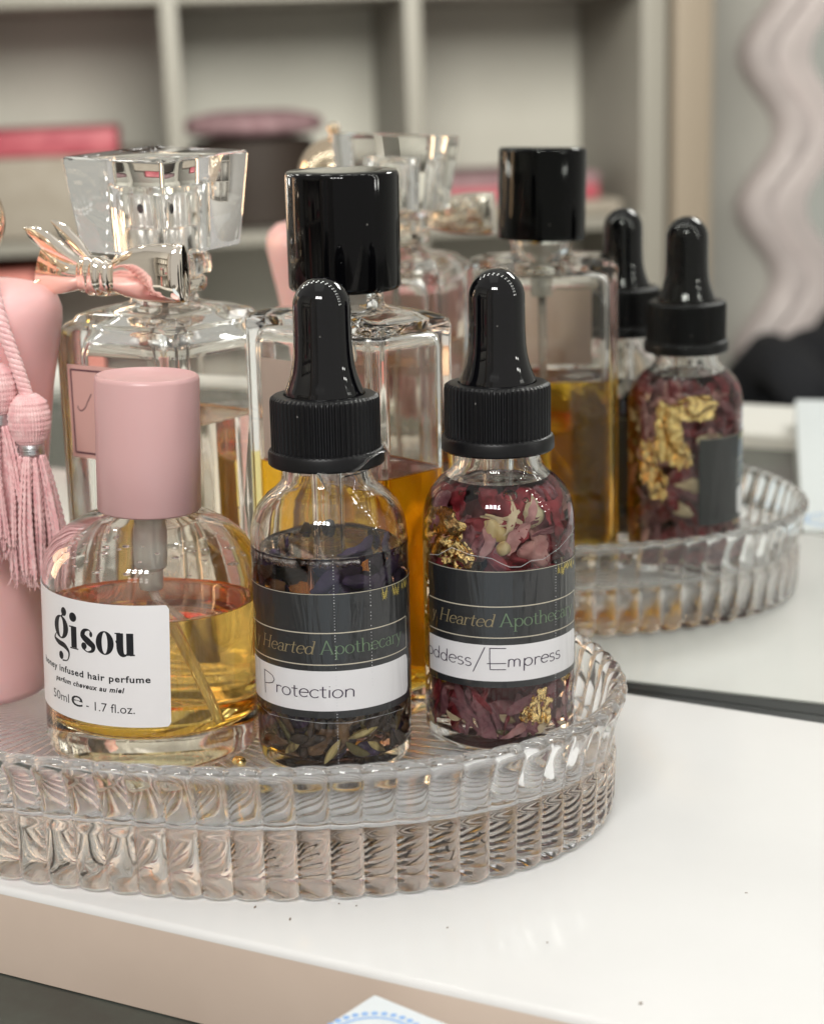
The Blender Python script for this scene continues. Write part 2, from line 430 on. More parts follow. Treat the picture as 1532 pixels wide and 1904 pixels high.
# letter skeletons on an x-height of 1: (advance, strokes, serifs(x, y, half width))
L = {
 'o': (0.98, [arc(.46, .5, .40, .5, 90, 450, 30)], []),
 'c': (0.84, [arc(.46, .5, .40, .5, 42, 318, 24)], []),
 'e': (0.92, [[(.07, .53), (.5, .55), (.84, .57)]+arc(.46, .5, .39, .5, 10, 318, 26)], []),
 'a': (0.86, [arc(.38, .28, .30, .28, 60, 420, 24), [(.10, .80)]+arc(.38, .70, .28, .30, 150, 20, 10)+[(.66, .5), (.66, .15), (.72, .03), (.84, .04)]], []),
 'd': (1.00, [arc(.42, .48, .36, .48, 90, 450, 28), [(.80, 1.62), (.80, .8), (.80, 0.0)]], [(.70, 1.6, .12), (.86, 0.02, .10)]),
 'p': (1.02, [[(.16, .98), (.16, .2), (.16, -.62)], arc(.53, .49, .37, .49, 90, 450, 28)], [(.16, -.6, .18), (.07, .97, .09)]),
 'h': (1.02, [[(.16, 1.62), (.16, .8), (.16, 0)], [(.16, .62)]+arc(.50, .62, .32, .36, 160, 0, 12)+[(.82, .3), (.82, 0)]], [(.08, 1.6, .1), (.16, .02, .17), (.82, .02, .16)]),
 'n': (1.00, [[(.14, .98), (.14, .5), (.14, 0)], [(.14, .62)]+arc(.47, .62, .32, .36, 160, 0, 12)+[(.79, .3), (.79, 0)]], []),
 'm': (1.36, [[(.12, .96), (.12, .5), (.12, 0)], [(.12, .62)]+arc(.36, .64, .25, .34, 160, 0, 10)+[(.61, .3), (.61, .03)], [(.61, .62)]+arc(.86, .64, .25, .34, 160, 0, 10)+[(1.11, .3), (1.11, 0)]], []),
 'r': (0.70, [[(.16, .98), (.16, .5), (.16, 0)], [(.16, .58)]+arc(.44, .66, .28, .30, 170, 40, 10)], [(.16, .02, .18), (.07, .97, .09)]),
 't': (0.66, [[(.26, 1.36), (.26, .6), (.27, .2)]+arc(.44, .18, .17, .17, 180, 310, 8), [(.0, .98), (.3, .99), (.56, .99)]], []),
 'i': (0.34, [[(.14, .95), (.14, .4), (.14, 0)], [(.13, 1.32), (.16, 1.38)]], []),
 's': (0.74, [arc(.34, .76, .25, .24, 30, 250, 12)+arc(.34, .25, .28, .26, 85, -145, 14)], []),
 'y': (0.90, [[(.08, .98), (.28, .5), (.46, .05)], [(.82, .98), (.55, .25), (.36, -.30), (.22, -.52), (.04, -.52)]], [(.10, .97, .15), (.80, .97, .13)]),
 'H': (1.42, [[(.20, 1.6), (.20, .8), (.20, 0)], [(1.12, 1.6), (1.12, .8), (1.12, 0)], [(.20, .82), (.7, .82), (1.12, .82)]], [(.20, 1.58, .18), (.20, .02, .18), (1.12, 1.58, .18), (1.12, .02, .18)]),
 'A': (1.40, [[(.12, 0), (.40, .8), (.66, 1.62)], [(.66, 1.62), (.95, .8), (1.22, 0)], [(.30, .50), (.7, .50), (1.02, .50)]], [(.10, .02, .16), (1.22, .02, .19)]),
 'P': (2.5, [[(.28, 2.25), (.30, 1.2), (.36, -.65)], [(.18, 2.32), (1.0, 2.20), (1.72, 1.95), (2.0, 1.5), (1.76, 1.08), (1.2, .84), (.42, .66)]], []),
 'E': (2.4, [[(2.0, 2.35), (1.1, 2.36), (.18, 2.36), (.20, 1.2), (.28, -.18), (1.2, -.18), (2.05, -.18)], [(-.10, .52), (1.0, .54), (2.05, .56)]], []),
 '/': (1.3, [[(.0, -.55), (.6, 1.0), (1.2, 2.55)]], []),
 ' ': (0.62, [], []),
}
def resample(pts, step):
    out = [pts[0]]
    for a, b in zip(pts, pts[1:]):
        d = math.hypot(b[0]-a[0], b[1]-a[1]); n = max(1, int(d/step))
        for i in range(1, n+1):
            out.append((a[0]+(b[0]-a[0])*i/n, a[1]+(b[1]-a[1])*i/n))
    return out
def ribbon(mb, pts, wf, mp, m=0):
    """flat inked stroke; pts in label units, wf(dx, dy, u) half width, mp maps to the surface"""
    vs = []; fs = []; n = len(pts)
    for i, (x, y) in enumerate(pts):
        x0, y0 = pts[max(0, i-1)]; x1, y1 = pts[min(n-1, i+1)]
        if i in (0, n-1) and math.hypot(pts[0][0]-pts[-1][0], pts[0][1]-pts[-1][1]) < 1e-6 and n > 3:
            x0, y0 = pts[-2]; x1, y1 = pts[1]
        dx, dy = x1-x0, y1-y0; d = math.hypot(dx, dy) or 1
        dx, dy = dx/d, dy/d; h = wf(dx, dy, i/(n-1))
        vs.append(mp(x-dy*h, y+dx*h)); vs.append(mp(x+dy*h, y-dx*h))
    for i in range(n-1):
        fs.append((2*i+1, 2*i+3, 2*i+2, 2*i))
    mb.add(vs, fs, m)
def write(mb, text, mp, x0, x1, ybase, xh, thick, thin, slant=0.0, serif=False, m=0, wobble=0.0):
    """write text between x0 and x1 (label units already in mp's first coordinate scale)"""
    total = sum(L[c][0] for c in text)
    kx = (x1-x0)/total; pen = 0.0
    for c in text:
        adv, strokes, serifs = L[c]
        jy = random.uniform(-1, 1)*wobble
        q = lambda x, y, pen=pen, jy=jy: mp(x0 + (pen + x + slant*y)*kx, ybase + (y + jy)*xh)
        for st in strokes:
            pts = resample(st, 0.09)
            ribbon(mb, pts, lambda dx, dy, u: thin+(thick-thin)*abs(dy)**1.6, q, m)
        if serif:
            for (sx, sy, hw) in serifs:
                ribbon(mb, [(sx-hw, sy), (sx, sy), (sx+hw, sy)], lambda dx, dy, u: thin*0.9, q, m)
        pen += adv

def font_text(mb, body, mp, x0, x1, y0, size, bold=0.0, shear=0.0, m=0, spacing=1.0):
    cu = bpy.data.curves.new("tmp_text", 'FONT')
    cu.body = body; cu.offset = bold; cu.shear = shear; cu.space_character = spacing; cu.resolution_u = 3
    ob = bpy.data.objects.new("tmp_text", cu); COL.objects.link(ob)
    dg = bpy.context.evaluated_depsgraph_get()
    me = bpy.data.meshes.new_from_object(ob.evaluated_get(dg))
    xs = [v.co.x for v in me.vertices]; a, b = min(xs), max(xs)
    vs = [mp(x0+(v.co.x-a)/(b-a)*(x1-x0), y0+v.co.y*size) for v in me.vertices]
    mb.add(vs, [tuple(p.vertices) for p in me.polygons], m)
    bpy.data.objects.remove(ob); bpy.data.meshes.remove(me); bpy.data.curves.remove(cu)

def lean(o, pivot, rotz, ang):
    """tip a loosely fitted cap a little towards the room"""
    d = Matrix.Rotation(-rotz, 3, 'Z') @ Vector((0.434, -0.9, 0)); ax_ = Vector((0, 0, 1)).cross(d)
    P_ = Matrix.Translation(Vector(pivot)*S)
    o.matrix_local = P_ @ Matrix.Rotation(ang, 4, ax_) @ P_.inverted(); return o

Z0 = 13.1                       # height of the tray's floor, where the bottles stand
# ================================================================== SETTING
mb = MB()
# shelf top: back edge follows the thin dark gap along the mirror
front, xl, xr = -158.3, -420, 460
def back(x): return -2.2 - (x-10)*0.066 if x > -60 else 2.4-6.0
pts = [(xl, front), (xr, front), (xr, back(130)), (130, back(130)), (-60, -2.2+70*0.066-4.6), (xl, -2.2)]
n = len(pts)
ring = lambda z, d: [(x, y+(d if y == front else 0), z) for x, y in pts]
loft(mb, [ring(-19, 0.0), ring(-1.4, 0.0), ring(-0.7, 0.25), ring(-0.2, 0.7), ring(0, 1.5)], 0)
for i, f in enumerate(mb.f):
    ys = [mb.v[k][1] for k in f]; zs = [mb.v[k][2] for k in f]
    if max(ys) < front+0.2 and max(zs) < -0.9: mb.m[i] = 1
shelf = tag(mb.build('vanity_shelf', [M['shelf'], M['shelf_front']], sharp=50),
            'white lacquered shelf with a taupe front edge, holding the fluted glass tray', 'shelf')

mb = MB(); box(mb, (-420, -12, -18), (460, -0.25, -0.6), 0, 0)  # added black strip, painted shade inside the gap
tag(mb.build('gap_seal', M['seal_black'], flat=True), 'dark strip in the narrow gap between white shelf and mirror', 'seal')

mir = thing('wall_mirror', 'large frameless mirror standing behind the tray and reflecting the room', 'mirror', (0, 0, 0), rot=(0.0146, 0, 0))
mb = MB(); mb.add([(-900, 0, -60), (900, 0, -60), (900, 0, 800), (-900, 0, 800)], [(0, 1, 2, 3)])
mb.build('mirror_glass', M['mirror'], mir, flat=True)
mb = MB(); box(mb, (-902, 0.4, -62), (902, 5, 802), 0)
mb.build('backing', M['mirror_edge'], mir, flat=True)

# desk below the shelf, with its white front rail
mb = MB(); box(mb, (-900, -362, -60), (700, -20, -19.3), 0)
structure(mb.build('desk_top', M['desk'], flat=True))
mb = MB(); box(mb, (-900, -430, -60), (700, -362.2, -12), 3)
tag(mb.build('desk_rail', M['white_paint'], sharp=40), 'white rail along the outer edge of the dark grey desk', 'rail')

# room behind the camera, seen only in the mirror
B0 = Vector((-935, -1868)); U2 = Vector((0.83, -0.5577)); N2 = Vector((0.5577, 0.83))
def room(u, o, z):               # along the cubby front, towards the mirror, up
    p = B0 + U2*u + N2*o
    return (p.x, p.y, z)
rx = lambda v: room(*v)
mb = MB(); box(mb, (-3500, -3500, -760), (2500, -440, -750), 0)
structure(mb.build('floor', M['floor'], flat=True))
mb = MB(); box(mb, (-2200, -460, -750), (2000, -402, 1800), 0, xf=rx)
structure(mb.build('back_wall', M['wall'], flat=True))

# cubby shelf
cub = thing('cubby_shelf', 'large pale cube shelving unit across the room, seen in the mirror', 'shelving', (B0.x, B0.y, -750), rotz=math.atan2(U2.y, U2.x))
def part(mbx, name, mat, parent, **k): return mbx.build(name, mat, parent, **k)
cols = [-1053, -702, -351, 0, 362]
rowz = [420-750+750-0, 0, 0]
zt = [-750, -424, -78, 268, 614]
xc = lambda v: (v[0], v[1], v[2]+750)
for i, u in enumerate(cols):
    w = 19 if i in (0, 4) else 12.5
    mb = MB(); box(mb, (u-w, -390, -750), (u+w, 0, 614), 1.5, xf=xc)
    mb.build('upright_board', M['cubby_edge'], cub, sharp=40)
for z in zt[1:]:
    for a, b in zip(cols, cols[1:]):
        mb = MB(); box(mb, (a+(19.5 if a == cols[0] else 12.9), -389, z-9), (b-(19.5 if b == cols[-1] else 12.9), -0.8, z+9), 1.2, xf=xc)
        mb.build('shelf_board', M['cubby_edge'], cub, sharp=40)
mb = MB(); box(mb, (-1053, -394, -750), (362, -390.5, 614), 0, xf=xc)
mb.build('back_panel', M['cubby'], cub, flat=True)

def room_box(name, u0, u1, o0, o1, z0, z1, mat, label, cat, bev=4):
    mb = MB(); box(mb, (u0, o0, z0), (u1, o1, z1), bev, xf=rx)
    return tag(mb.build(name, mat, sharp=40), label, cat)
room_box('storage_box', -680, -385, -340, -40, -68.5, 50, M['fabric_beige'], 'beige fabric storage box under a raspberry box in the cubby', 'box', 8)
room_box('gift_box', -640, -438, -330, -60, 50.5, 88, M['red'], 'flat raspberry red box on the beige storage box in the cubby', 'box', 5)
room_box('storage_box', 40, 325, -340, -40, -68.5, -47, M['fabric_beige'], 'low beige tray under a red and pink box in the cubby', 'box', 6)
t = thing('gift_box', 'flat red box with a pink lid in the cubby nearest the wall', 'box', room(175, -190, -46.5), rotz=math.atan2(U2.y, U2.x))
mb = MB(); box(mb, (-120, -130, 0), (118, 130, 24), 4); mb.build('base', M['red'], t, sharp=40)
mb = MB(); box(mb, (-121, -131, 24.3), (119, 131, 41), 4); mb.build('lid', M['mauve'], t, sharp=40)
t = thing('hat_box', 'dark brown felt hat box topped with a mauve fur cushion in the middle cubby', 'hat box', room(-232, -170, -68.5), rotz=math.atan2(U2.y, U2.x))
mb = MB(); lathe(mb, [(0, 0), (96, 0), (102, 4), (100, 60), (96, 118), (92, 128), (60, 133), (0, 134)], 48); mb.build('base', M['brown'], t, sharp=50)
mb = MB(); lathe(mb, [(0, 134.5), (80, 135), (104, 142), (108, 152), (98, 164), (60, 172), (0, 173)], 48, rf=lambda k, i, r, z: 5*sin(k*5*2*PI/48)*(r/108)); mb.build('cushion', M['mauve'], t)
room_box('storage_box', -690, -572, -300, -30, -414, -114, M['coral'], 'tall coral box in the lower cubby behind the pink bottle', 'box', 5)
room_box('storage_box', -310, -110, -330, -60, -414, -330, M['white_paint'], 'white box on the lower cubby board', 'box', 5)
room_box('door_frame', 392, 452, -398, 4, -750, 1500, M['post'], 'tall cream door frame beside the cubby shelving', 'door frame', 4)

# wavy mirror on the wall
t = thing('wavy_mirror', 'tall mirror with a thick wavy pink plaster frame on the grey wall', 'mirror', room(980, -398, -650), rotz=math.atan2(U2.y, U2.x))
def wave_ring(inset, o, nz=140):
    out = []
    H = 1700; W = 318
    def wv(z): return 34*sin(2*PI*(z-92)/262)
    for i in range(nz+1):
        z = H*i/nz; out.append((W-inset-wv(z+40)*(1-inset/400), o, min(max(z, inset), H-inset)))
    for i in range(nz+1):
        z = H*(1-i/nz); out.append((-W+inset+wv(z), o, min(max(z, inset), H-inset)))
    return out
mb = MB()
loft(mb, [wave_ring(0, 0), wave_ring(0, 26), wave_ring(14, 44), wave_ring(45, 50), wave_ring(62, 34), wave_ring(90, 44), wave_ring(120, 40), wave_ring(130, 12)], 0, True, True)
mb.build('wavy_frame', M['wavy'], t, sharp=60)
mb = MB(); loft(mb, [wave_ring(128, 12.5), wave_ring(128, 15)], 0); mb.build('mirror_glass', M['mirror'], t, flat=True)

# black chair in front of it
t = thing('boucle_chair', 'rounded black boucle chair before the wavy pink mirror', 'chair', room(752, -120, -800), rotz=math.atan2(U2.y, U2.x))
mb = MB()
rg = []
for i in range(15):
    v = i/14; z = 330 + 190*v; sh = math.sqrt(max(0.02, 1-max(0, (v-0.25)/0.75)**2.2))
    rg.append([(190*sh*cos(2*PI*k/40), -60+70*min(1, sh+0.2)*sin(2*PI*k/40), z) for k in range(40)])
loft(mb, rg); mb.build('backrest', M['black_fabric'], t)
mb = MB(); tube(mb, [(-150, -110, 300), (-165, -60, 430), (-150, -10, 470), (-150, 80, 470), (-150, 190, 440)], [40, 46, 48, 46, 38], 20); mb.build('armrest', M['black_fabric'], t)
mb = MB(); lathe(mb, [(0, 250), (190, 252), (215, 275), (215, 340), (195, 365), (0, 372)], 40, c=(0, 120)); mb.build('seat', M['black_fabric'], t)
for sx in (-1, 1):
    for sy in (-30, 230):
        mb = MB(); tube(mb, [(sx*120, sy, 252), (sx*140, sy, 0)], [16, 10], 10); mb.build('leg', M['black_matte'], t)

# ================================================================== TRAY
def ellipse_table(a, b, n):
    N = 20000; L_ = [0.0]; px, py = a, 0.0
    for i in range(1, N+1):
        t_ = 2*PI*i/N; x, y = a*cos(t_), b*sin(t_)
        L_.append(L_[-1]+math.hypot(x-px, y-py)); px, py = x, y
    out = []; j = 0
    for k in range(n):
        s = L_[-1]*k/n
        while L_[j+1] < s: j += 1
        out.append(2*PI*(j+(s-L_[j])/(L_[j+1]-L_[j]))/N)
    return out
TC = (-93.6, -84.2); TA, TB = 123.5, 73.0
NF, SP = 98, 16
NC = NF*SP
tt = ellipse_table(TA, TB, NC)
base = []
for t_ in tt:
    x, y = TA*cos(t_), TB*sin(t_); nx, ny = cos(t_)/TA, sin(t_)/TB; d = math.hypot(nx, ny)
    base.append((x, y, nx/d, ny/d))
def lobe(k):
    u = ((k % SP)/SP)*2-1
    return (1-math.sqrt(1-(0.93*u)**2))/(1-math.sqrt(1-0.93**2))
rows = []       # (offset, z, lobe amplitude, scallop amplitude in z)
prof = [(-5.0, 0.35, 0, 1.2), (-3.6, 0.08, .2, 1.1), (-2.2, 0.15, .6, .8), (-1.0, 0.55, .95, .4), (-.3, 1.4, 1.15, .1), (.05, 2.9, 1.25, 0), (.1, 5, 1.3, 0), (.2, 9.5, 1.3, 0), (.35, 12.9, 1.3, 0),
        (.3, 13.5, 1.25, -.2), (0, 14.1, 1.1, -.4), (-.35, 14.6, .9, -.4), (-.45, 15.1, .85, -.2), (-.35, 15.9, .9, 0),
        (.3, 19.2, .95, 0), (1.2, 22.6, .95, 0), (1.9, 24.6, .95, -.1), (2.4, 25.7, 1.0, -.3), (2.65, 26.6, 1.05, -.5), (2.5, 27.5, 1.0, -.7), (1.9, 28.3, .85, -.85), (1.0, 28.65, .6, -.8), (0, 28.5, .4, -.55),
        (-.8, 27.8, .25, -.3), (-1.4, 26.6, .1, 0), (-2.2, 22.3, .05, 0), (-3.3, 17.6, 0, 0), (-4.4, 14.9, 0, 0), (-5.7, 13.5, 0, 0), (-7.4, 13.1, 0, 0)]
vs = []; fs = []
for off, z, am, sca in prof:
    for k in range(NC):
        x, y, nx, ny = base[k]; lb = lobe(k)
        o = off - am*lb
        vs.append((x+nx*o, y+ny*o, z + sca*lb))
inner = [(base[k][0]-7.4*base[k][2], base[k][1]-7.4*base[k][3]) for k in range(NC)]
under = [(base[k][0]-6.0*base[k][2], base[k][1]-6.0*base[k][3]) for k in range(NC)]
ridge = [max(0.0, cos(2*PI*(k-SP/2)/SP))**3 for k in range(NC)]
seq = [('p', i) for i in range(len(prof))]
order = list(range(len(prof)))
def row_add(pts_):
    global vs
    i0 = len(vs); vs += pts_; return i0
starts = [i*NC for i in range(len(prof))]
for s_ in (0.9, 0.7, 0.45, 0.2, 0.06):
    starts.append(row_add([(x*s_, y*s_, 13.1) for x, y in inner]))
ctop = len(vs); vs.append((0, 0, 13.1))
# underside: wall down to a ribbed ceiling
pre = []
for s_, am in ((0.985, 1.2), (0.9, 1.12), (0.75, .95), (0.55, .7), (0.35, .45), (0.15, .2)):
    pre.append(row_add([(x*s_, y*s_, 0.75 + am*lobe(k)) for k, (x, y) in enumerate(under)]))
cbot = len(vs); vs.append((0, 0, 0.8))
full = list(reversed(pre)) + starts
for a, b in zip(full, full[1:]):
    for k in range(NC):
        k2 = (k+1) % NC
        fs.append((a+k, a+k2, b+k2, b+k))
for k in range(NC):
    k2 = (k+1) % NC
    fs.append((starts[-1]+k, starts[-1]+k2, ctop)); fs.append((pre[-1]+k2, pre[-1]+k, cbot))
mb = MB(); mb.add(vs, fs)
tray = tag(mb.build('fluted_tray', M['tray_glass'], sharp=75, loc=(TC[0], TC[1], 0.12)), 'oval clear glass tray with a fluted two tier rim, holding the bottles', 'tray')
tray.rotation_euler = (0, 0, -0.045)

# ================================================================== DROPPER BOTTLES
A_G, A_P = -67.3, -61.3        # heading towards the camera
INNER = [(8.0, 76.7), (7.1, 76.0), (7.0, 63), (7.3, 60.8), (8.3, 59.0), (10.2, 57.5), (12.2, 55.8), (13.6, 53.6), (14.5, 50.8), (14.8, 47.5), (14.8, 26), (14.8, 5.2), (14.0, 3.7), (11.5, 3.1), (0, 3.1)]
def dropper_oil(root, level, mats):
    mb = MB()
    lathe(mb, [(r, z) for r, z in INNER[::-1] if z < level[1]-0.01] + [level], 128, 0)
    r, z = level
    lathe(mb, [level, (r-.25, z-.22), (r-.8, z-.36), (r-2.2, z-.42), (0, z-.42)], 128, 1)
    mb.build('oil', mats, root, sharp=50)
def dropper_shell(root, level):
    mb = MB()
    lathe(mb, [(0, 1.3), (9.5, 1.1), (13.0, 0.05), (14.6, 0.1), (15.8, 0.9), (16.4, 2.4), (16.5, 4.2), (16.5, 26), (16.5, 47.5), (16.3, 50.6), (15.7, 53.2), (14.5, 55.6), (12.7, 57.6), (10.9, 59.0), (9.7, 60.3), (9.2, 61.8), (9.15, 63.6), (9.4, 64.4), (9.6, 65.2), (9.6, 76.5)] + [(r, z) for r, z in INNER if z > level[1]+0.01] + [level], 128)
    mb.build('bottle_glass', M['glass'], root, sharp=60)
def dropper_cap(root):
    mb = MB(); NR = 62
    rib = lambda k, i, r, z: (0.22*(1 if (k % 4) in (1, 2) else -0.6)) if r > 10.9 and z > 67.2 and z < 77.9 else 0
    lathe(mb, [(9.9, 63.9), (11.7, 63.9), (12.1, 64.3), (12.1, 66.5), (11.8, 67.0), (11.15, 67.3), (11.15, 67.9), (11.15, 72), (11.15, 77.0), (11.0, 77.8), (10.5, 78.3), (9.9, 78.4), (8.4, 78.4), (8.2, 76.9), (9.8, 76.8), (9.9, 63.9)], NR*4, rf=rib)
    mb.build('collar', M['black_matte'], root, sharp=35)
    mb = MB()
    dome = [(5.95*cos(rad(a)), 96.3+6.0*sin(rad(a))) for a in range(0, 90, 9)]
    lathe(mb, [(0, 77), (8.1, 77), (8.15, 78.9), (7.95, 79.5), (7.5, 80.6), (6.9, 82.3), (6.4, 84.4), (6.15, 86.6), (6.0, 90)] + dome + [(0, 102.3)], 64)
    mb.build('bulb', M['rubber'], root, sharp=50)
    mb = MB(); lathe(mb, [(2.3, 9), (3.3, 14), (3.4, 76), (2.6, 76), (2.5, 14.5), (1.6, 9), (2.3, 9)], 32)
    mb.build('pipette', M['glass'], root, sharp=50)

def petal(mb, ang, z, rho, Ln, Wd, spin, curl, cup, m, rmax=14.5, frill=1.0):
    """one curled, crumpled petal lying against the bottle wall"""
    nu, nv = 12, 6; vs = []; fs = []
    ca, sa = cos(ang), sin(ang)
    N = Vector((ca, sa, 0)); T = Vector((-sa, ca, 0)); Zv = Vector((0, 0, 1))
    e1 = T*cos(spin)+Zv*sin(spin); e2 = -T*sin(spin)+Zv*cos(spin)
    ph = random.uniform(0, 60); bendw = random.uniform(-.35, .35)
    for i in range(nu+1):
        u = i/nu; wd = Wd*(0.16+0.84*sin(PI*min(1, (u*0.84+0.08)))**0.9)*(1 if u < 0.95 else 0.6)
        for j in range(nv+1):
            v = j/nv*2-1
            edge = 1+0.22*noise.noise(Vector((u*5+ph, v*1.5, 3)))*frill
            p = N*rho + Zv*z + e1*((u-0.5)*Ln) + e2*(v*wd*0.5*edge + bendw*Ln*(u-.5)**2*1.6)
            p -= N*(curl*(u-0.35)**2*Ln*0.6 + cup*v*v*wd*0.4)
            q_ = Vector((u*Ln*0.35+ph, v*wd*0.35, ph*0.7))
            p += N*((0.75*noise.noise(q_*1.1)+0.45*noise.noise(q_*2.7))*frill) + e2*(0.35*noise.noise(q_*1.3+Vector((9, 0, 0)))*frill)
            p += N*(0.16*sin(v*9+ph)*frill)
            rr = math.hypot(p.x, p.y)
            if rr > rmax: p.x *= rmax/rr; p.y *= rmax/rr
            p.z = max(3.5, p.z)
            if p.z > 50.5:
                lim = max(5.5, 14.4-(p.z-50.5)*0.42-(max(0, p.z-53.5)**2)*0.16); rr = math.hypot(p.x, p.y)
                if rr > lim: p.x *= lim/rr; p.y *= lim/rr
                p.z = min(p.z, 56.2)
            vs.append(tuple(p))
    for i in range(nu):
        for j in range(nv):
            a = i*(nv+1)+j; fs.append((a, a+1, a+nv+2, a+nv+1))
    mb.add(vs, fs, m)

def flake(mb, ang, z, w, h, rho, m=0, rmax=14.55, seed=0):
    """crumpled leaf of gold"""
    n1, n2 = 16, 16; vs = []; fs = []
    for i in range(n1+1):
        for j in range(n2+1):
            u, v = i/n1*2-1, j/n2*2-1
            q = Vector((u*2.2+seed*3.1, v*2.2, seed*1.7))
            edge = 1+0.35*noise.noise(q*0.9)
            uu, vv = u*edge*math.sqrt(1-0.42*v*v), v*edge*math.sqrt(1-0.42*u*u)
            d = 1.3*noise.noise(q*0.9)+0.75*abs(noise.noise(q*1.9))+0.22*noise.noise(q*4.5)
            a = ang + uu*w/2/rho + 0.05*noise.noise(q*3.3)
            r = min(rmax, rho + d*0.9 - 0.45)
            vs.append((r*cos(a), r*sin(a), max(3.6, z+vv*h/2+0.4*noise.noise(q*3+Vector((5, 1, 2))))))
    for i in range(n1):
        for j in range(n2):
            a = i*(n2+1)+j; fs.append((a, a+n2+1, a+n2+2, a+1))
    mb.add(vs, fs, m)

def budshape(name, root, ang, z, rho, ln, wd, tilt, mat):
    mb = MB(); rings = []
    n = 12
    c = Vector((rho*cos(ang), rho*sin(ang), z)); T = Vector((-sin(ang), cos(ang), 0))
    ax = (Vector((0, 0, 1))*cos(tilt)+T*sin(tilt)).normalized(); b1 = ax.cross(Vector((cos(ang), sin(ang), 0))).normalized(); b2 = ax.cross(b1)
    for i in range(n+1):
        u = i/n; r = wd/2*max(0.05, sin(PI*u)**0.75*(1-0.25*u))
        rings.append([tuple(c+ax*((u-0.5)*ln)+(b1*cos(2*PI*k/20)+b2*sin(2*PI*k/20))*r*(1+0.07*sin(5*2*PI*k/20+u*3))) for k in range(20)])
    loft(mb, rings)
    return mb.build(name, mat, root)

def shard(mb, ang, z, rho, ln, wd, spin, m, rmax=14.45):
    N = Vector((cos(ang), sin(ang), 0)); T = Vector((-sin(ang), cos(ang), 0)); Zv = Vector((0, 0, 1))
    e1 = T*cos(spin)+Zv*sin(spin); e2 = -T*sin(spin)+Zv*cos(spin)
    rings = []
    bend = random.uniform(-.25, .25)
    for i in range(7):
        u = i/6; h = wd/2*(0.15+0.85*sin(PI*u)**0.7)
        c = N*rho+Zv*z+e1*((u-.5)*ln)+e2*(bend*ln*(u-.5)**2*2)-N*(0.3*abs(u-.5)*ln*0.4)
        ring = []
        for k in range(8):
            a = 2*PI*k/8
            p = c+e2*(h*cos(a))+N*(h*0.45*sin(a))
            rr = math.hypot(p.x, p.y)
            if rr > rmax: p.x *= rmax/rr; p.y *= rmax/rr
            p.z = max(3.5, p.z); ring.append(tuple(p))
        rings.append(ring)
    loft(mb, rings, m)

def apothecary_label(root, h, aL, aR, zb, zt, bk, name_txt, jag=False):
    """h = heading to camera (deg); angles below are relative to it. bk holds the print layout."""
    R = 16.5
    D = lambda a: rad(h+a)
    mb = MB(); zf = None
    cyl_patch(mb, R, 0.14, D(aL), D(aR), zb, zt, 96, 10)
    lab = mb.build('label', M['label_black'], root, sharp=50)
    # white writing strip
    mb = MB(); cyl_patch(mb, R+0.15, 0.10, D(aL+0.3), D(bk['strip_r']), bk['strip_b'], bk['strip_t'], 80, 8, corner=1.4)
    mb.build('writing_strip', M['strip_paper'], lab, sharp=50)
    sf = lambda d: (lambda a, z: ((R+d)*cos(rad(h+a)), (R+d)*sin(rad(h+a)), z))
    m1 = sf(0.20)
    # cream frame
    mb = MB(); wl = 0.11
    for zz in (bk['l1'], bk['l2']):
        ribbon(mb, [(aL+1+(bk['line_r']-aL-1)*i/60, zz) for i in range(61)], lambda dx, dy, u: wl/1.0, m1)
    ribbon(mb, [(bk['line_r'], bk['l2']+(bk['l1']-bk['l2'])*i/6) for i in range(7)], lambda dx, dy, u: wl*3.2, m1)
    ribbon(mb, [(aL+0.3+(aR-aL-1)*i/70, zt-0.12) for i in range(71)], lambda dx, dy, u: 0.06, m1)
    mb.build('frame_line', M['line_cream'], lab, flat=True)
    mb = MB(); write(mb, 'Hearted', m1, bk['h0'], bk['h1'], bk['tb'], 1.72, 0.064, 0.030, 0.22, True)
    write(mb, 'y', m1, bk['h0']-9.0, bk['h0']-4.6, bk['tb'], 1.72, 0.085, 0.035, 0.22, True)
    mb.build('lettering', M['text_gold'], lab, flat=True)
    mb = MB(); write(mb, 'Apothecary', m1, bk['a0'], bk['a1'], bk['tb'], 1.80, 0.066, 0.028, 0, True)
    mb.build('lettering', M['text_green'], lab, flat=True)
    mb = MB(); m2 = sf(0.31)
    for (txt, x0, x1, yb, xh) in bk['hand']:
        kx = 1.0
        write(mb, txt, m2, x0, x1, yb, xh, 0.055, 0.050, 0.03, False, 0, 0.05)
    mb.build('handwriting', M['pen'], lab, flat=True)
    # drooping yellow sprigs at the top right
    mb = MB()
    a0_, a1_ = bk['plant']
    for i in range(8):
        a = a0_+(a1_-a0_)*(i+random.uniform(-.3, .3))/7; ln = 0.9+1.7*random.random(); lean = random.uniform(-3.5, 3.5)
        st = [(a+lean*k/5, zt-0.25-ln*k/5) for k in range(6)]
        ribbon(mb, st, lambda dx, dy, u: 0.16, m1)
        for k in range(2, 6):
            for sd in (-1, 1):
                x, z = st[k]
                ribbon(mb, [(x, z), (x+sd*0.9, z-0.10), (x+sd*1.5, z-0.36)], lambda dx, dy, u: 0.04, m1)
    mb.build('sprig_print', M['plant_yellow'], lab, flat=True)
    return lab

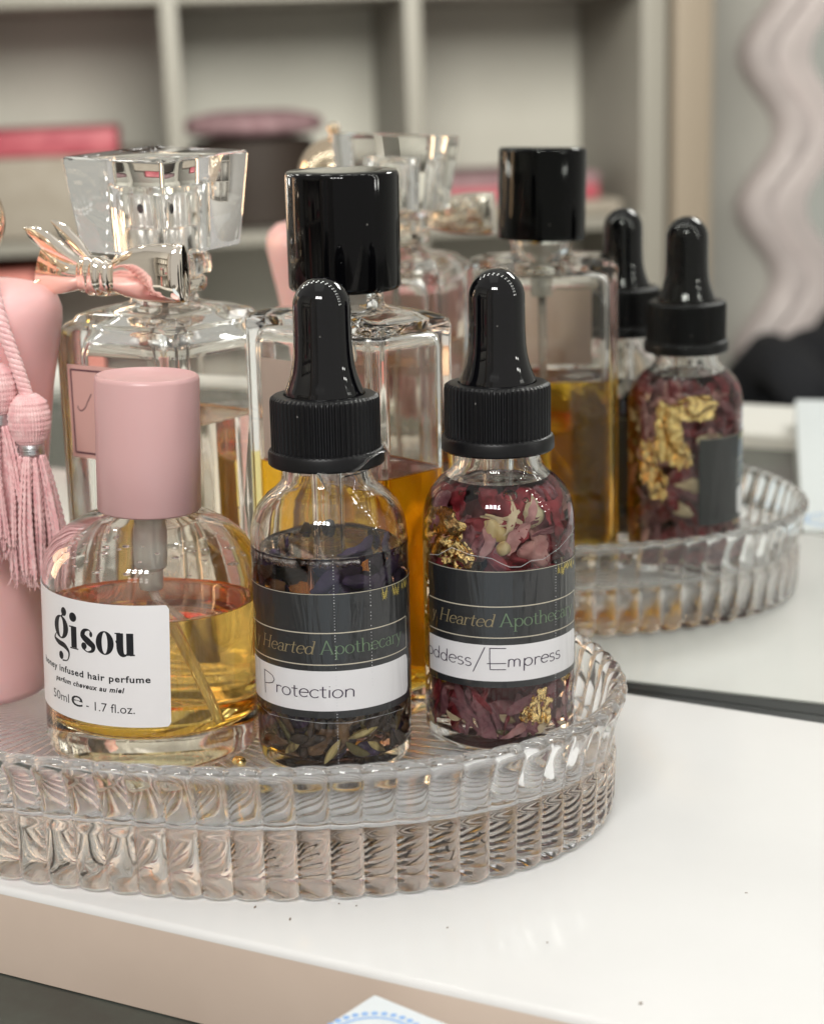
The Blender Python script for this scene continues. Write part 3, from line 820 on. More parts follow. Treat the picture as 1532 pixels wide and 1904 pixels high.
def perforation(root, h, a, z0, z1, step=0.62):
    mb = MB(); R = 16.5+0.36
    n = int((z1-z0)/step)
    for i in range(n):
        z = z0+(z1-z0)*i/n
        if random.random() < 0.12: continue
        x = rad(h+a+0.012*(z-z0)); s = random.uniform(0.06, 0.115)
        c = (R*cos(x), R*sin(x), z)
        vs = [(c[0]+s*math.cos(t_)*-sin(x), c[1]+s*math.cos(t_)*cos(x), z+s*math.sin(t_)*1.3) for t_ in [2*PI*k/6 for k in range(6)]]
        mb.add(vs, [(0, 1, 2, 3, 4, 5)])
    mb.build('perforation_row', M['dots'], root, flat=True)

def film_edge(root, h, pts, R=16.62):
    """thin torn line along the top of the shrink film"""
    mb = MB()
    ribbon(mb, pts, lambda dx, dy, u: 0.05, lambda a, z: (R*cos(rad(h+a)), R*sin(rad(h+a)), z))
    mb.build('film_edge', M['dots'], root, flat=True)

# ---- rose petal bottle
g = thing('dropper_bottle', 'clear dropper bottle packed with rose petals and gold flakes, handwritten Goddess/Empress label', 'dropper bottle', (0, -71.84, Z0), group='black capped dropper bottles on the tray')
dropper_shell(g, (10.2, 57.5)); dropper_cap(g); dropper_oil(g, (10.2, 57.5), M['oil_rose'])
mb = MB()
pm = [M['petal_wine'], M['petal_rose'], M['petal_mauve'], M['petal_cream'], M['leaf_olive']]
R_ = random.uniform
for i in range(110):          # lower, mauve and stringy
    petal(mb, R_(0, 2*PI), R_(4, 20), R_(11.6, 14.4), R_(6, 12), R_(0.9, 2.8), random.gauss(PI/2, 0.5), R_(-.3, .8), R_(-.4, .9), random.choice([2, 2, 2, 2, 0, 0, 1]), frill=1.3)
for i in range(44):           # bits settled on the bottom
    petal(mb, R_(0, 2*PI), R_(3.8, 8), R_(11, 14.4), R_(2.5, 6), R_(0.8, 2.2), R_(-.9, .9), .3, .4, random.choice([0, 3, 4, 1, 2, 3]))
for i in range(80):           # middle, behind the label and round the back
    petal(mb, R_(0, 2*PI), R_(18, 42), R_(12.0, 14.3), R_(7, 12), R_(2.5, 5.5), R_(0, PI), .5, .6, random.choice([0, 2, 2, 1, 0, 3]), frill=1.3)
for i in range(84):           # upper, wine petals standing close
    petal(mb, R_(0, 2*PI), R_(40, 56), R_(9.0, 13.6), R_(7, 12), R_(2.5, 5.5), random.gauss(PI/2, 0.7), R_(.1, .9), R_(-.2, .9), random.choice([0, 0, 0, 0, 2, 2, 1]), frill=1.4)
for i in range(34):           # narrow paler petals in front of them
    petal(mb, R_(0, 2*PI), R_(41, 54), R_(12.6, 14.3), R_(5, 9), R_(1.0, 2.6), random.gauss(PI/2, 0.9), R_(.1, .9), R_(-.2, .9), random.choice([1, 3, 3, 2, 0, 4]), frill=1.5)
for i in range(60):           # core filling
    petal(mb, R_(0, 2*PI), R_(5, 52), R_(4, 10.5), R_(9, 14), R_(6, 10), R_(0, PI), .3, .5, random.choice([0, 2, 2]))
pt = mb.build('dried_petals', pm, g); pt["kind"] = "stuff"
hg = rad(A_G)
def gflake(a, z, w, h_, s_, rho=14.2):
    mb = MB(); flake(mb, hg+rad(a), z, w, h_, rho, seed=s_); mb.build('gold_flake', M['gold'], g)
gflake(-54, 48.0, 12.5, 10.0, 1); gflake(-36, 43.5, 7.5, 6.0, 2); gflake(36, 9.5, 5.0, 8.0, 3); gflake(22, 8.5, 2.6, 3.5, 4); gflake(68, 15, 4, 3.5, 5); gflake(-55, 15.0, 2.6, 1.6, 6)
gflake(160, 43, 9, 17, 7); gflake(-174, 33, 7, 13, 15); gflake(128, 49.5, 12, 7, 9); gflake(172, 27, 6, 10, 18); gflake(145, 36, 6, 8, 23)
budshape('dried_bud', g, hg+rad(-2), 49.2, 12.0, 7.2, 5.0, -0.6, M['bud'])
budshape('dried_bud', g, hg+rad(4), 45.4, 13.0, 3.6, 3.4, 0.3, M['bud'])
budshape('dried_bud', g, hg+rad(37), 52.0, 10.2, 7.2, 6.6, 0.1, M['bud_pale'])
lay = dict(l1=33.4, l2=26.6, line_r=76, h0=-49.5, h1=-4, a0=0.2, a1=69, tb=29.05, strip_t=25.0, strip_b=17.0, strip_r=77, plant=(49, 74),
           hand=[('o', -66.3, -57.2, 20.3, 1.75), ('ddess', -57.0, -20.0, 20.2, 1.75), ('/', -19.3, -10.3, 20.0, 1.8), ('E', -8.5, 7.0, 19.95, 1.85), ('mpress', 5.5, 51, 20.2, 1.75)])
apothecary_label(g, A_G, -64, 127, 15.5, 41.1, lay, '')
perforation(g, A_G, 45, 10, 46)
film_edge(g, A_G, [(-62, 42.5), (-50, 43.2), (-36, 45.5), (-20, 44.4), (-5, 43.9), (2, 42.8), (8, 42.0), (16, 41.9), (24, 43.0), (34, 42.9), (50, 44.5), (66, 46.2), (78, 47.2)])
# air bubbles under the oil's surface
for a, z, rr in ((12, 55.6, 1.6), (-22, 56.2, .7), (26, 54.7, .7), (-40, 55.6, .6)):
    mb = MB(); x = hg+rad(a); rho = 11.4 if z > 55 else 12.4
    lathe(mb, [(rr*sin(PI*k/10), z-rr*cos(PI*k/10)*0.8) for k in range(11)], 20, c=(rho*cos(x), rho*sin(x)))
    mb.build('air_bubble', M['air_bubble'], g)

# ---- herb bottle
q = thing('dropper_bottle', 'clear dropper bottle half full of dark herb oil, handwritten Protection label', 'dropper bottle', (-27.62, -97.70, Z0), group='black capped dropper bottles on the tray')
dropper_shell(q, (14.8, 47.2)); dropper_cap(q); dropper_oil(q, (14.8, 47.2), M['oil_dark'])
mb = MB()
hq = rad(A_P)
for i in range(190):
    shard(mb, random.uniform(0, 2*PI), random.uniform(3.8, 14.5), random.uniform(8, 14.2), random.uniform(3, 9), random.uniform(1.0, 3.0), random.uniform(0, PI), random.choice([0, 0, 0, 0, 1, 1, 2]))
for i in range(60):
    petal(mb, random.uniform(0, 2*PI), random.uniform(4, 15), random.uniform(10, 14.3), random.uniform(4, 8), random.uniform(2, 4), random.uniform(0, PI), .5, .5, random.choice([0, 0, 1, 2, 4]))
for i in range(36):
    petal(mb, random.uniform(0, 2*PI), random.uniform(14, 30), random.uniform(6, 13.5), random.uniform(6, 11), random.uniform(3, 6), random.uniform(0, PI), .5, .5, random.choice([0, 0, 4]))
for i in range(30):
    petal(mb, hq+rad(random.uniform(-5, 110)), random.uniform(36, 46.5), random.uniform(8.5, 14.0), random.uniform(6, 10), random.uniform(2.5, 5), random.uniform(0, PI), .5, .5, 4)
for i in range(26):
    petal(mb, hq+rad(random.uniform(100, 300)), random.uniform(38, 46), random.uniform(9.5, 14.0), random.uniform(5, 9), random.uniform(3, 5.5), random.uniform(0, PI), .5, .5, random.choice([0, 1, 4]))
hb = mb.build('dried_herbs', [M['herb_dark'], M['herb_brown'], M['leaf_olive'], M['seed'], M['petal_violet']], q); hb["kind"] = "stuff"
for a, z, tl, ln in ((24, 9.0, 1.35, 6.6), (-3, 5.6, 0.55, 6.2), (36, 5.4, -0.9, 5.0), (-38, 6.0, 0.8, 5.5), (62, 9.5, 0.3, 5)):
    budshape('fennel_seed', q, hq+rad(a), z, 13.2, ln, 1.9, tl, M['seed'])
lay = dict(l1=32.0, l2=25.25, line_r=67, h0=-59.5, h1=-13.5, a0=-9.0, a1=58.5, tb=27.55, strip_t=23.9, strip_b=15.3, strip_r=68, plant=(39, 70),
           hand=[('P', -60.5, -43.8, 18.25, 1.72), ('rotection', -46.0, 15.5, 18.25, 1.75)])
apothecary_label(q, A_P, -80, 160, 13.7, 40.3, lay, '')
perforation(q, A_P, 1.5, 4, 49); perforation(q, A_P, 28, 20, 47, 0.7)
film_edge(q, A_P, [(-80, 13.2), (-55, 12.6), (-30, 12.9), (-10, 12.7), (10, 12.5), (30, 12.8), (60, 12.2)])
# foam ring where the oil meets the glass
mb = MB()
for i in range(120):
    a = hq+rad(random.uniform(-88, 24)) if i < 95 else random.uniform(0, 2*PI)
    rr = random.choice([.3, .4, .5, .6, .85]); z = 46.7-rr*0.9-random.uniform(0, .4)*rr; ro = 14.7-rr
    lathe(mb, [(rr*sin(PI*k/6), z-rr*cos(PI*k/6)) for k in range(7)], 10, c=(ro*cos(a), ro*sin(a)))
fo = mb.build('foam_ring', M['air_bubble'], q); fo["kind"] = "stuff"
# torn scrap of shrink film under the collar
mb = MB()
def scrap(pa, wd):
    vs = []; fs = []
    for i, (a, r, z) in enumerate(pa):
        x = rad(A_P+a); w = wd*(1-i/(len(pa)-1)*0.7)
        for s_ in (-1, 0, 1):
            vs.append(((r+0.25*(s_ == 0))*cos(x+s_*w/r), (r+0.25*(s_ == 0))*sin(x+s_*w/r), z+0.3*abs(s_)))
    for i in range(len(pa)-1):
        for j in range(2):
            fs.append((i*3+j, i*3+j+1, (i+1)*3+j+1, (i+1)*3+j))
    k = len(vs); vs2 = [(x*1.008, y*1.008, z) for x, y, z in vs]
    mb.add(vs+vs2, [tuple(reversed(f)) for f in fs]+[tuple(i+k for i in f) for f in fs])
scrap([(-6, 11.9, 64.2), (-4, 11.2, 62.8), (-1, 10.6, 61.3), (1, 10.4, 59.9)], 1.3)
scrap([(22, 12.3, 63.6), (32, 12.4, 64.6), (44, 12.5, 66.2), (56, 12.6, 66.9), (72, 12.6, 66.6)], 0.8)
scrap([(15, 11.0, 62.9), (34, 11.2, 63.2), (50, 11.6, 64.0)], 0.9)
mb.build('torn_film', M['film'], q)

# ================================================================== HAIR PERFUME
hp = thing('hair_perfume_bottle', 'round glass bottle of golden hair perfume with matte pink cap', 'perfume bottle', (-67.6, -108.0, Z0+0.85), rot=Matrix.Rotation(0.036, 3, Vector((-0.4301, 0.9026, 0))).to_euler())
R = 23.2
mb = MB()
lathe(mb, [(0, 0.9), (14, 0.8), (19.5, 0.05), (21.6, 0.15), (22.7, 1.0), (23.1, 2.4), (23.2, 4.5), (23.2, 20), (23.2, 36.5), (23.0, 39.4), (22.5, 42.6), (20.6, 45.8), (17.6, 48.4), (14.2, 50.3), (11.6, 51.3), (9.6, 51.8), (8.4, 52.4), (8.2, 56),
           (5.6, 56), (5.6, 52), (7.0, 50.4), (11, 48.9), (14.6, 47.3), (17.8, 45.0), (20.0, 42.3), (21.1, 39.2), (21.5, 36), (21.5, 33.4)], 144)
mb.build('bottle_glass', M['thick_glass'], hp, sharp=60)
mb = MB()
lathe(mb, [(0, 6.8), (10, 6.9), (18.5, 7.4), (20.9, 8.6), (21.5, 11), (21.5, 20), (21.5, 33.4)], 144, 0)
lathe(mb, [(21.5, 33.4), (21.2, 33.1), (20.5, 32.95), (18, 32.9), (0, 32.9)], 144, 1)
mb.build('perfume', M['honey'], hp, sharp=50)
mb = MB()
lathe(mb, [(0, 79.6), (4, 79.7), (8.6, 80.0), (9.9, 80.8), (10.4, 81.1), (10.8, 80.8), (11.0, 80.1), (11.0, 65), (11.0, 52.6), (10.7, 52.2), (9.2, 52.2), (9.0, 78), (0, 78)][::-1], 96)
mb.build('cap', M['pink_cap'], hp, sharp=60)
mb = MB(); lathe(mb, [(0, 35.5), (2.3, 35.5), (2.6, 36.2), (2.6, 39.5), (3.5, 40.2), (3.6, 43), (3.6, 51.5), (5.5, 52), (5.5, 55.5), (0, 55.5)], 32); mb.build('pump_housing', M['milky'], hp, sharp=40)
hh = rad(-54.6)
fw = Vector((cos(hh), sin(hh), 0)); rt = Vector((-sin(hh), cos(hh), 0))
mb = MB(); p0 = Vector((0, 0, 36)); p3 = fw*13+rt*12.5+Vector((0, 0, 7.9))
tube(mb, [p0+(p3-p0)*(i/8)+fw*(1.2*sin(PI*i/8)) for i in range(9)], 1.05, 12); mb.build('dip_tube', M['tube'], hp, sharp=50)
D = lambda a: rad(-57.4+a)
mb = MB(); cyl_patch(mb, R, 0.12, D(-104), D(10.5), 11.2, 37.4, 90, 10, corner=0.9)
lab = mb.build('label', M['paper'], hp, sharp=50)
mp = lambda a, z: ((R+0.16)*cos(rad(-57.4+a)), (R+0.16)*sin(rad(-57.4+a)), z)
mb = MB()
KX = 180/PI/R                                  # degrees per millimetre on this label
def G(x, y): return mp(x, y)
def ring_letter(x0, x1, yb, yt, tx=0.36, ty=0.07):
    cx, rx_, cyy, ry_ = (x0+x1)/2, (x1-x0)/2, (yb+yt)/2, (yt-yb)/2
    n = 40; vs = []; fs = []
    for k in range(n):
        a = 2*PI*k/n
        vs.append(mp(cx+rx_*cos(a), cyy+ry_*sin(a))); vs.append(mp(cx+rx_*(1-2*tx)*cos(a), cyy+ry_*(1-2*ty)*sin(a)))
    for k in range(n):
        k2 = (k+1) % n; fs.append((2*k, 2*k2, 2*k2+1, 2*k+1))
    mb.add(vs, fs)
def blob(cx, cyy, rx_, ry_):
    mb.add([mp(cx+rx_*cos(2*PI*k/20), cyy+ry_*sin(2*PI*k/20)) for k in range(20)], [tuple(range(20))])
def heavy(pts_, ws):
    """stroke with a width (in mm) per point, drawn in millimetres and wrapped"""
    pr = []; wr = []
    for i in range(len(pts_)-1):
        for k in range(6):
            f = k/6
            def cr(j, d):
                P = [pts_[max(0, min(len(pts_)-1, i+o))][d] for o in (-1, 0, 1, 2)]
                return 0.5*((2*P[1])+(-P[0]+P[2])*f+(2*P[0]-5*P[1]+4*P[2]-P[3])*f*f+(-P[0]+3*P[1]-3*P[2]+P[3])*f**3)
            pr.append((cr(i, 0), cr(i, 1))); wr.append(ws[i]+(ws[i+1]-ws[i])*f)
    pr.append(pts_[-1]); wr.append(ws[-1])
    nn = len(pr)
    ribbon(mb, pr, lambda dx, dy, u: wr[min(nn-1, int(round(u*(nn-1))))]/2, lambda x, y: mp(x*KX, y))
mm = lambda deg: deg/KX                        # degrees -> mm along the label
yb, yt = 26.7, 31.6
# g
x0, x1 = -57.0, -45.2
ring_letter(x0, x1, 28.2, 33.2, 0.33, 0.06)
blob(-48.4, 34.2, 2.1, 0.95); heavy([(mm(-50.4), 33.0), (mm(-49.2), 33.6)], [0.35, 0.5])
heavy([(mm(-55.5), 29.0), (mm(-57.0), 27.9), (mm(-53.5), 27.2), (mm(-48.5), 26.8), (mm(-45.2), 25.6), (mm(-46.4), 23.9), (mm(-50.5), 23.5)], [.15, .55, 1.15, 1.15, .5, .22, .35])
blob(-51.6, 24.5, 1.9, 0.9)
# i
heavy([(mm(-41.2), 31.6), (mm(-41.2), 27.0)], [1.55, 1.55]); heavy([(mm(-44.4), 31.45), (mm(-41.2), 31.5)], [.25, .3]); heavy([(mm(-44.0), 26.85), (mm(-38.3), 26.85)], [.25, .25])
blob(-41.6, 33.55, 2.5, 1.0)
# s
heavy([(mm(-29.6), 30.5), (mm(-31.2), 31.45), (mm(-34.2), 31.2), (mm(-35.2), 30.1), (mm(-32.0), 29.0), (mm(-29.2), 28.1), (mm(-29.6), 27.1), (mm(-32.6), 26.75), (mm(-35.4), 27.4)], [.35, .22, .8, 1.25, 1.5, 1.25, .7, .22, .4])
blob(-34.6, 27.9, 1.7, .75); blob(-30.2, 30.6, .9, .6)
# o
ring_letter(-27.4, -17.6, 26.6, 31.7, 0.34, 0.05)
# u
heavy([(mm(-14.4), 31.5), (mm(-14.4), 28.2), (mm(-13.4), 27.0), (mm(-11.6), 26.8), (mm(-10.4), 27.4)], [1.45, 1.45, 1.1, .4, .22])
heavy([(mm(-9.3), 31.5), (mm(-9.3), 26.75)], [1.45, 1.45]); heavy([(mm(-17), 31.4), (mm(-14.2), 31.45)], [.25, .3]); heavy([(mm(-9.4), 26.8), (mm(-6.9), 26.9)], [.25, .3]); heavy([(mm(-16.6), 29.6), (mm(-14.4), 29.8)], [.5, .4])
mb.build('wordmark', M['ink'], lab, flat=True)
mb = MB()
font_text(mb, 'honey infused hair perfume', mp, -71.5, 0.6, 20.95, 2.0, 0.022, 0, 0, 1.12)
font_text(mb, 'parfum cheveux au miel', mp, -57.5, -12.6, 18.65, 1.55, 0.03, 0.25, 0, 1.15)
mb.build('lettering', M['ink'], lab, flat=True)
mb = MB()
font_text(mb, '50ml', mp, -60.8, -46.4, 14.45, 2.75, -0.004)
font_text(mb, 'e', mp, -44.4, -36.6, 14.3, 5.0, -0.004)
font_text(mb, '- 1.7 fl.oz.', mp, -34.4, -7.6, 14.2, 2.75, -0.004)
mb.build('lettering', M['ink'], lab, flat=True)
# droplets inside the shoulder
mb = MB()
for i in range(90):
    a = random.uniform(0, 2*PI); f = random.random()
    rr = random.choice([.25, .35, .5, .8]); ro = 19.9-f*6.5; z = 42.2+f*5.0-0.3
    lathe(mb, [(rr*sin(PI*k/6), z-0.35*rr*cos(PI*k/6)) for k in range(7)], 10, c=(ro*cos(a), ro*sin(a)))
dr = mb.build('droplets', M['bubble'], hp); dr["kind"] = "stuff"

# ================================================================== SQUARE BOTTLE WITH BLACK CAP
ch = thing('amber_perfume_bottle', 'square clear glass bottle of amber perfume with tall glossy black cap', 'perfume bottle', (-40.73, -62.54, Z0), -0.33)
mb = MB()
AX, BY = 44.0, 25.0
rings = [rrect(AX-5, BY-5, 1.5, 0.0, 6), rrect(AX-1.2, BY-1.2, 2.0, 0.3, 6), rrect(AX, BY, 2.2, 1.4, 6), rrect(AX, BY, 2.2, 45, 6), rrect(AX, BY, 2.2, 88.4, 6), rrect(AX-.5, BY-.5, 2.1, 89.5, 6), rrect(AX-2.2, BY-2.2, 1.8, 90.3, 6), rrect(AX-10, BY-6, 2.5, 91.4, 6)]
def circ(r, z, n=28):    # a ring matching rrect's order
    out = []
    for (a0) in (0, 90, 180, 270):
        for i in range(7):
            t_ = rad(a0+90*i/6); out.append((r*cos(t_), r*sin(t_), z))
    return out
rings += [circ(9.5, 92.0), circ(8.7, 92.8), circ(8.5, 95.4), circ(6.0, 95.4), circ(6.0, 88.5)]
rings += [rrect(AX-9, BY-9, 3, 87.2, 6), rrect(AX-6, BY-6, 3, 86.0, 6), rrect(AX-4.6, BY-4.6, 3, 83.5, 6), rrect(AX-4.6, BY-4.6, 3, 56.2, 6)]
loft(mb, rings, cap1=False); mb.build('bottle_glass', M['thick_glass'], ch, sharp=60)
mb = MB(); e = 0.04
loft(mb, [rrect(AX-10, BY-10, 2.5, 5.6, 6), rrect(AX-6, BY-6, 3, 6.6, 6), rrect(AX-4.6, BY-4.6, 3, 8.5, 6), rrect(AX-4.6, BY-4.6, 3, 56.2, 6)], 0, cap1=False)
loft(mb, [rrect(AX-4.6, BY-4.6, 3, 56.2, 6), rrect(AX-5.1, BY-5.1, 2.8, 55.9, 6), rrect(AX-6.5, BY-6.5, 2.5, 55.75, 6)], 1, cap0=False)
mb.build('perfume', M['amber'], ch, sharp=50)
mb = MB(); lathe(mb, [(6.2, 95.5), (9.0, 95.5), (9.2, 95.8), (9.2, 98.5), (8.9, 98.8), (6.2, 98.8), (6.2, 95.5)], 64); mb.build('neck_ring', M['chrome'], ch, sharp=40)
mb = MB(); lathe(mb, [(0, 96.3), (12.2, 96.3), (12.6, 96.7), (12.65, 97.4), (12.65, 110), (12.65, 121.0), (12.5, 121.8), (12.0, 122.2), (8, 122.3), (0, 122.3)], 96); lean(mb.build('cap', M['black_gloss'], ch, sharp=60), (0, 0, 96.3), -0.33, 0.045)
mb = MB(); tube(mb, [(0, 0, 88), (0.4, 0, 50), (1.5, 1, 10)], 1.2, 12); mb.build('dip_tube', M['tube'], ch)
mb = MB(); lathe(mb, [(0, 80), (3.0, 80), (3.2, 81), (3.2, 92), (5.8, 92.5), (5.8, 96.2), (0, 96.2)], 28); mb.build('pump_housing', M['milky'], ch, sharp=40)
mb = MB(); mb.add([(-15.5, -BY/2-0.05, 57.2), (14.5, -BY/2-0.05, 57.2), (14.5, -BY/2-0.05, 80.6), (-15.5, -BY/2-0.05, 80.6)], [(0, 1, 2, 3)]); mb.build('label', M['beige_label'], ch, flat=True)  # added beige sheet stands in for scenery refracted through the glass

# ================================================================== BOW BOTTLE
di = thing('bow_perfume_bottle', 'square clear perfume bottle with crystal cap and silver metal bow', 'perfume bottle', (-88.3, -64.2, Z0), -0.14)
W = 38.0
mb = MB()
rings = [rrect(W-6, W-6, 2, 0, 6), rrect(W-1.5, W-1.5, 2.6, 0.4, 6), rrect(W, W, 3, 2, 6), rrect(W, W, 3, 40, 6), rrect(W, W, 3, 84.5, 6), rrect(W-.8, W-.8, 3, 86.6, 6), rrect(W-3, W-3, 3.5, 87.9, 6), rrect(W-5, W-5, 4, 88.4, 6), rrect(W-6, W-6, 4.5, 89.6, 6), rrect(W-11, W-11, 6, 90.8, 6),
         circ(10.5, 91.6), circ(8.2, 92.4), circ(7.6, 94), circ(7.6, 101), circ(5.0, 101), circ(5.0, 88)]
rings += [rrect(W-16, W-16, 5, 84.5, 6), rrect(W-12, W-12, 4, 83.3, 6), rrect(W-10.5, W-10.5, 3.5, 80, 6), rrect(W-10.5, W-10.5, 3.5, 64.6, 6)]
loft(mb, rings, cap1=False); mb.build('bottle_glass', M['thick_glass'], di, sharp=60)
mb = MB()
loft(mb, [rrect(W-17, W-17, 4, 8.6, 6), rrect(W-12, W-12, 4, 9.6, 6), rrect(W-10.5, W-10.5, 3.5, 12, 6), rrect(W-10.5, W-10.5, 3.5, 64.6, 6)], 0, cap1=False)
loft(mb, [rrect(W-10.5, W-10.5, 3.5, 64.6, 6), rrect(W-11, W-11, 3.3, 64.3, 6), rrect(W-12.5, W-12.5, 3, 64.15, 6)], 1, cap0=False)
mb.build('perfume', M['blush'], di, sharp=50)
mb = MB(); lathe(mb, [(7.8, 94.5), (9.6, 94.6), (10.2, 95.6), (10.2, 97.2), (9.4, 98.2), (7.8, 98.3), (7.8, 94.5)], 64); mb.build('neck_ring', M['silver'], di, sharp=50)
mb = MB(); lathe(mb, [(7.8, 98.6), (11.2, 98.8), (11.6, 99.8), (11.4, 102.4), (10.6, 103.6), (7.8, 103.8), (7.8, 98.6)], 64); mb.build('neck_collar', M['crystal'], di, sharp=50)
# crystal cap: a flared block with a round hollow over the metal sprayer
cap = MB()
loft(cap, [rrect(26.2, 26.2, 0.8, 104.6, 4), rrect(26.6, 26.6, 0.8, 105, 4), rrect(30.6, 30.6, 0.9, 125.4, 4), rrect(30.4, 30.4, 0.8, 126.0, 4), rrect(29.4, 29.4, 0.6, 126.4, 4)])
lathe(cap, [(0, 120.2), (7.9, 120.1), (8.4, 119.5), (8.4, 112), (8.4, 105.6), (0, 105.5)], 64)
co = lean(cap.build('cap', M['crystal'], di, sharp=40), (0, 0, 104.6), -0.14, 0.07)
sp = MB(); lathe(sp, [(0, 106), (7.6, 106), (7.6, 110.6), (7.2, 111.2), (5.3, 111.4), (5.1, 111.9), (5.1, 118.2), (4.7, 118.8), (0, 119.0)], 64)
sp.build('sprayer', M['satin_silver'], co, sharp=40)
mb = MB(); a = rad(-66); rr = 5.14; vs = []
for k in range(16):
    t_ = 2*PI*k/16; aa = a+0.95*cos(t_)/rr; vs.append((rr*cos(aa), rr*sin(aa), 115.6+1.15*sin(t_)))
vs2 = [(x*1.012, y*1.012, z) for x, y, z in vs]
mb.add(vs+vs2, [tuple(range(15, -1, -1)), tuple(range(16, 32))]+[(k, (k+1) % 16, 16+(k+1) % 16, 16+k) for k in range(16)])
mb.build('spray_hole', M['ink'], co, flat=True)
mb = MB(); tube(mb, [(0, 0, 88), (0.3, 0.2, 50), (1, -1, 10)], 1.1, 12); mb.build('dip_tube', M['tube'], di)
# pink label with plum border and a pen-like flourish
mb = MB(); box(mb, (-14.3, -W/2-0.14, 56.5), (14.3, -W/2-0.02, 78.6), 0); lb = mb.build('label', M['pink_label'], di, flat=True)
mb = MB(); fp = lambda x, z: (x, -W/2-0.17, z)
xa, xb, za, zb_ = -13.2, 13.2, 57.7, 77.4
for a, b in (((xa, za), (xb, za)), ((xb, za), (xb, zb_)), ((xb, zb_), (xa, zb_)), ((xa, zb_), (xa, za))):
    ribbon(mb, [a, ((a[0]+b[0])/2, (a[1]+b[1])/2), b], lambda dx, dy, u: 0.22, fp)
mb.build('border', M['plum'], lb, flat=True)
mb = MB(); ribbon(mb, [(-11.6, 68.9)]+arc(-10.6, 68.9, 1.0, 1.1, 180, 300, 8)+[(-9.2, 68.6), (-8.2, 70.2), (-7.0, 72.0)], lambda dx, dy, u: 0.13, fp)
mb.build('flourish', M['plum'], lb, flat=True)
# the bow
bow = thing('metal_bow', 'x', 'x', (0, 0, 0)); bpy.data.objects.remove(bow)
mb = MB()
def oval(cx, cyy, cz, hz, hy, n=24, pinch=0.0, skew=0.0):
    out = []
    for k in range(n):
        a = 2*PI*k/n; c_, s_ = cos(a), sin(a)
        ss = (abs(s_)**0.75)*(1 if s_ >= 0 else -1); cc = (abs(c_)**0.75)*(1 if c_ >= 0 else -1)
        y = cyy + hy*cc + pinch*(1-ss*ss)*(-1 if cc < 0 else 0.3)*-1
        out.append((cx + skew*ss, y, cz+hz*ss))
    return out
# right loop: swells out of the knot and folds back round a blunt end
sec = [(2.0, 99.6, 2.3, 1.6, 0), (5.0, 100.0, 3.6, 2.2, .35), (8.5, 100.5, 5.0, 2.8, .6), (12.5, 100.9, 6.1, 3.2, .7), (17, 101.0, 6.45, 3.5, .5), (21, 101.1, 6.5, 3.6, .2), (23.6, 101.15, 6.45, 3.3, 0), (24.9, 101.2, 6.3, 2.4, 0), (25.4, 101.2, 6.1, 1.2, 0)]
loft(mb, [oval(x, -21.2, z, hz, hy, 28, pn) for x, z, hz, hy, pn in sec]); mb.build('bow_loop', M['silver'], di, sharp=60)
def ribbon_tail(pts_, th=0.7):
    mb = MB(); rg = []
    for (x, y, zc, hz, tw) in pts_:
        ring_ = []
        for k in range(20):
            a = 2*PI*k/20; s_, c_ = sin(a), cos(a)
            ring_.append((x+tw*s_, y+th*c_-0.9*(1-s_*s_)*0.6, zc+hz*s_))
        rg.append(ring_)
    loft(mb, rg); return mb.build('bow_tail', M['silver'], di, sharp=60)
ribbon_tail([(-2.5, -21.6, 99.7, 2.4, 0), (-6, -22.2, 99.4, 3.0, 0), (-10, -22.6, 99.4, 3.8, .2), (-14, -22.2, 99.7, 4.6, .6), (-17, -21.6, 99.9, 5.4, 1.2), (-18.6, -21.3, 100.2, 6.0, 1.6)], 1.0)
ribbon_tail([(-3.5, -21.2, 101.8, 1.0, 0), (-9, -21.9, 104.4, 1.5, .8), (-15, -22.2, 107.3, 1.9, 1.4), (-19, -22.0, 109.2, 1.4, 1.6), (-21.2, -21.8, 110.2, 0.25, .2)], 0.8)
ribbon_tail([(-2.8, -20.0, 103, 1.0, 0), (-8, -19.0, 106, 1.6, 1.0), (-13, -18.4, 109.2, 1.5, 1.2), (-16, -18.2, 111.6, 0.25, .2)], 0.7)
ribbon_tail([(-15.5, -22.0, 98.6, 2.6, 1.0), (-18.5, -21.7, 97.6, 1.8, .8), (-21.8, -21.6, 96.3, 0.25, .2)], 0.8)
mb = MB()
rg = []
for i in range(15):
    u = i/14; x = -4.6+9.4*u; h_ = 3.2+1.1*sin(PI*u)+0.35*sin(u*PI*7); th_ = 2.2+1.3*sin(PI*u)+0.3*sin(u*PI*7)
    rg.append(oval(x, -21.8, 99.9, h_, th_, 24))
loft(mb, rg); mb.build('bow_knot', M['silver'], di, sharp=70)
mb = MB(); tube(mb, [(10.2*cos(a), 10.2*sin(a), 96.4) for a in [rad(-120+60*i/8) for i in range(9)]], 1.2, 10); box(mb, (-2, -20, 95.2), (2, -9.5, 97.6), 0.5); mb.build('bow_clasp', M['silver'], di, sharp=50)

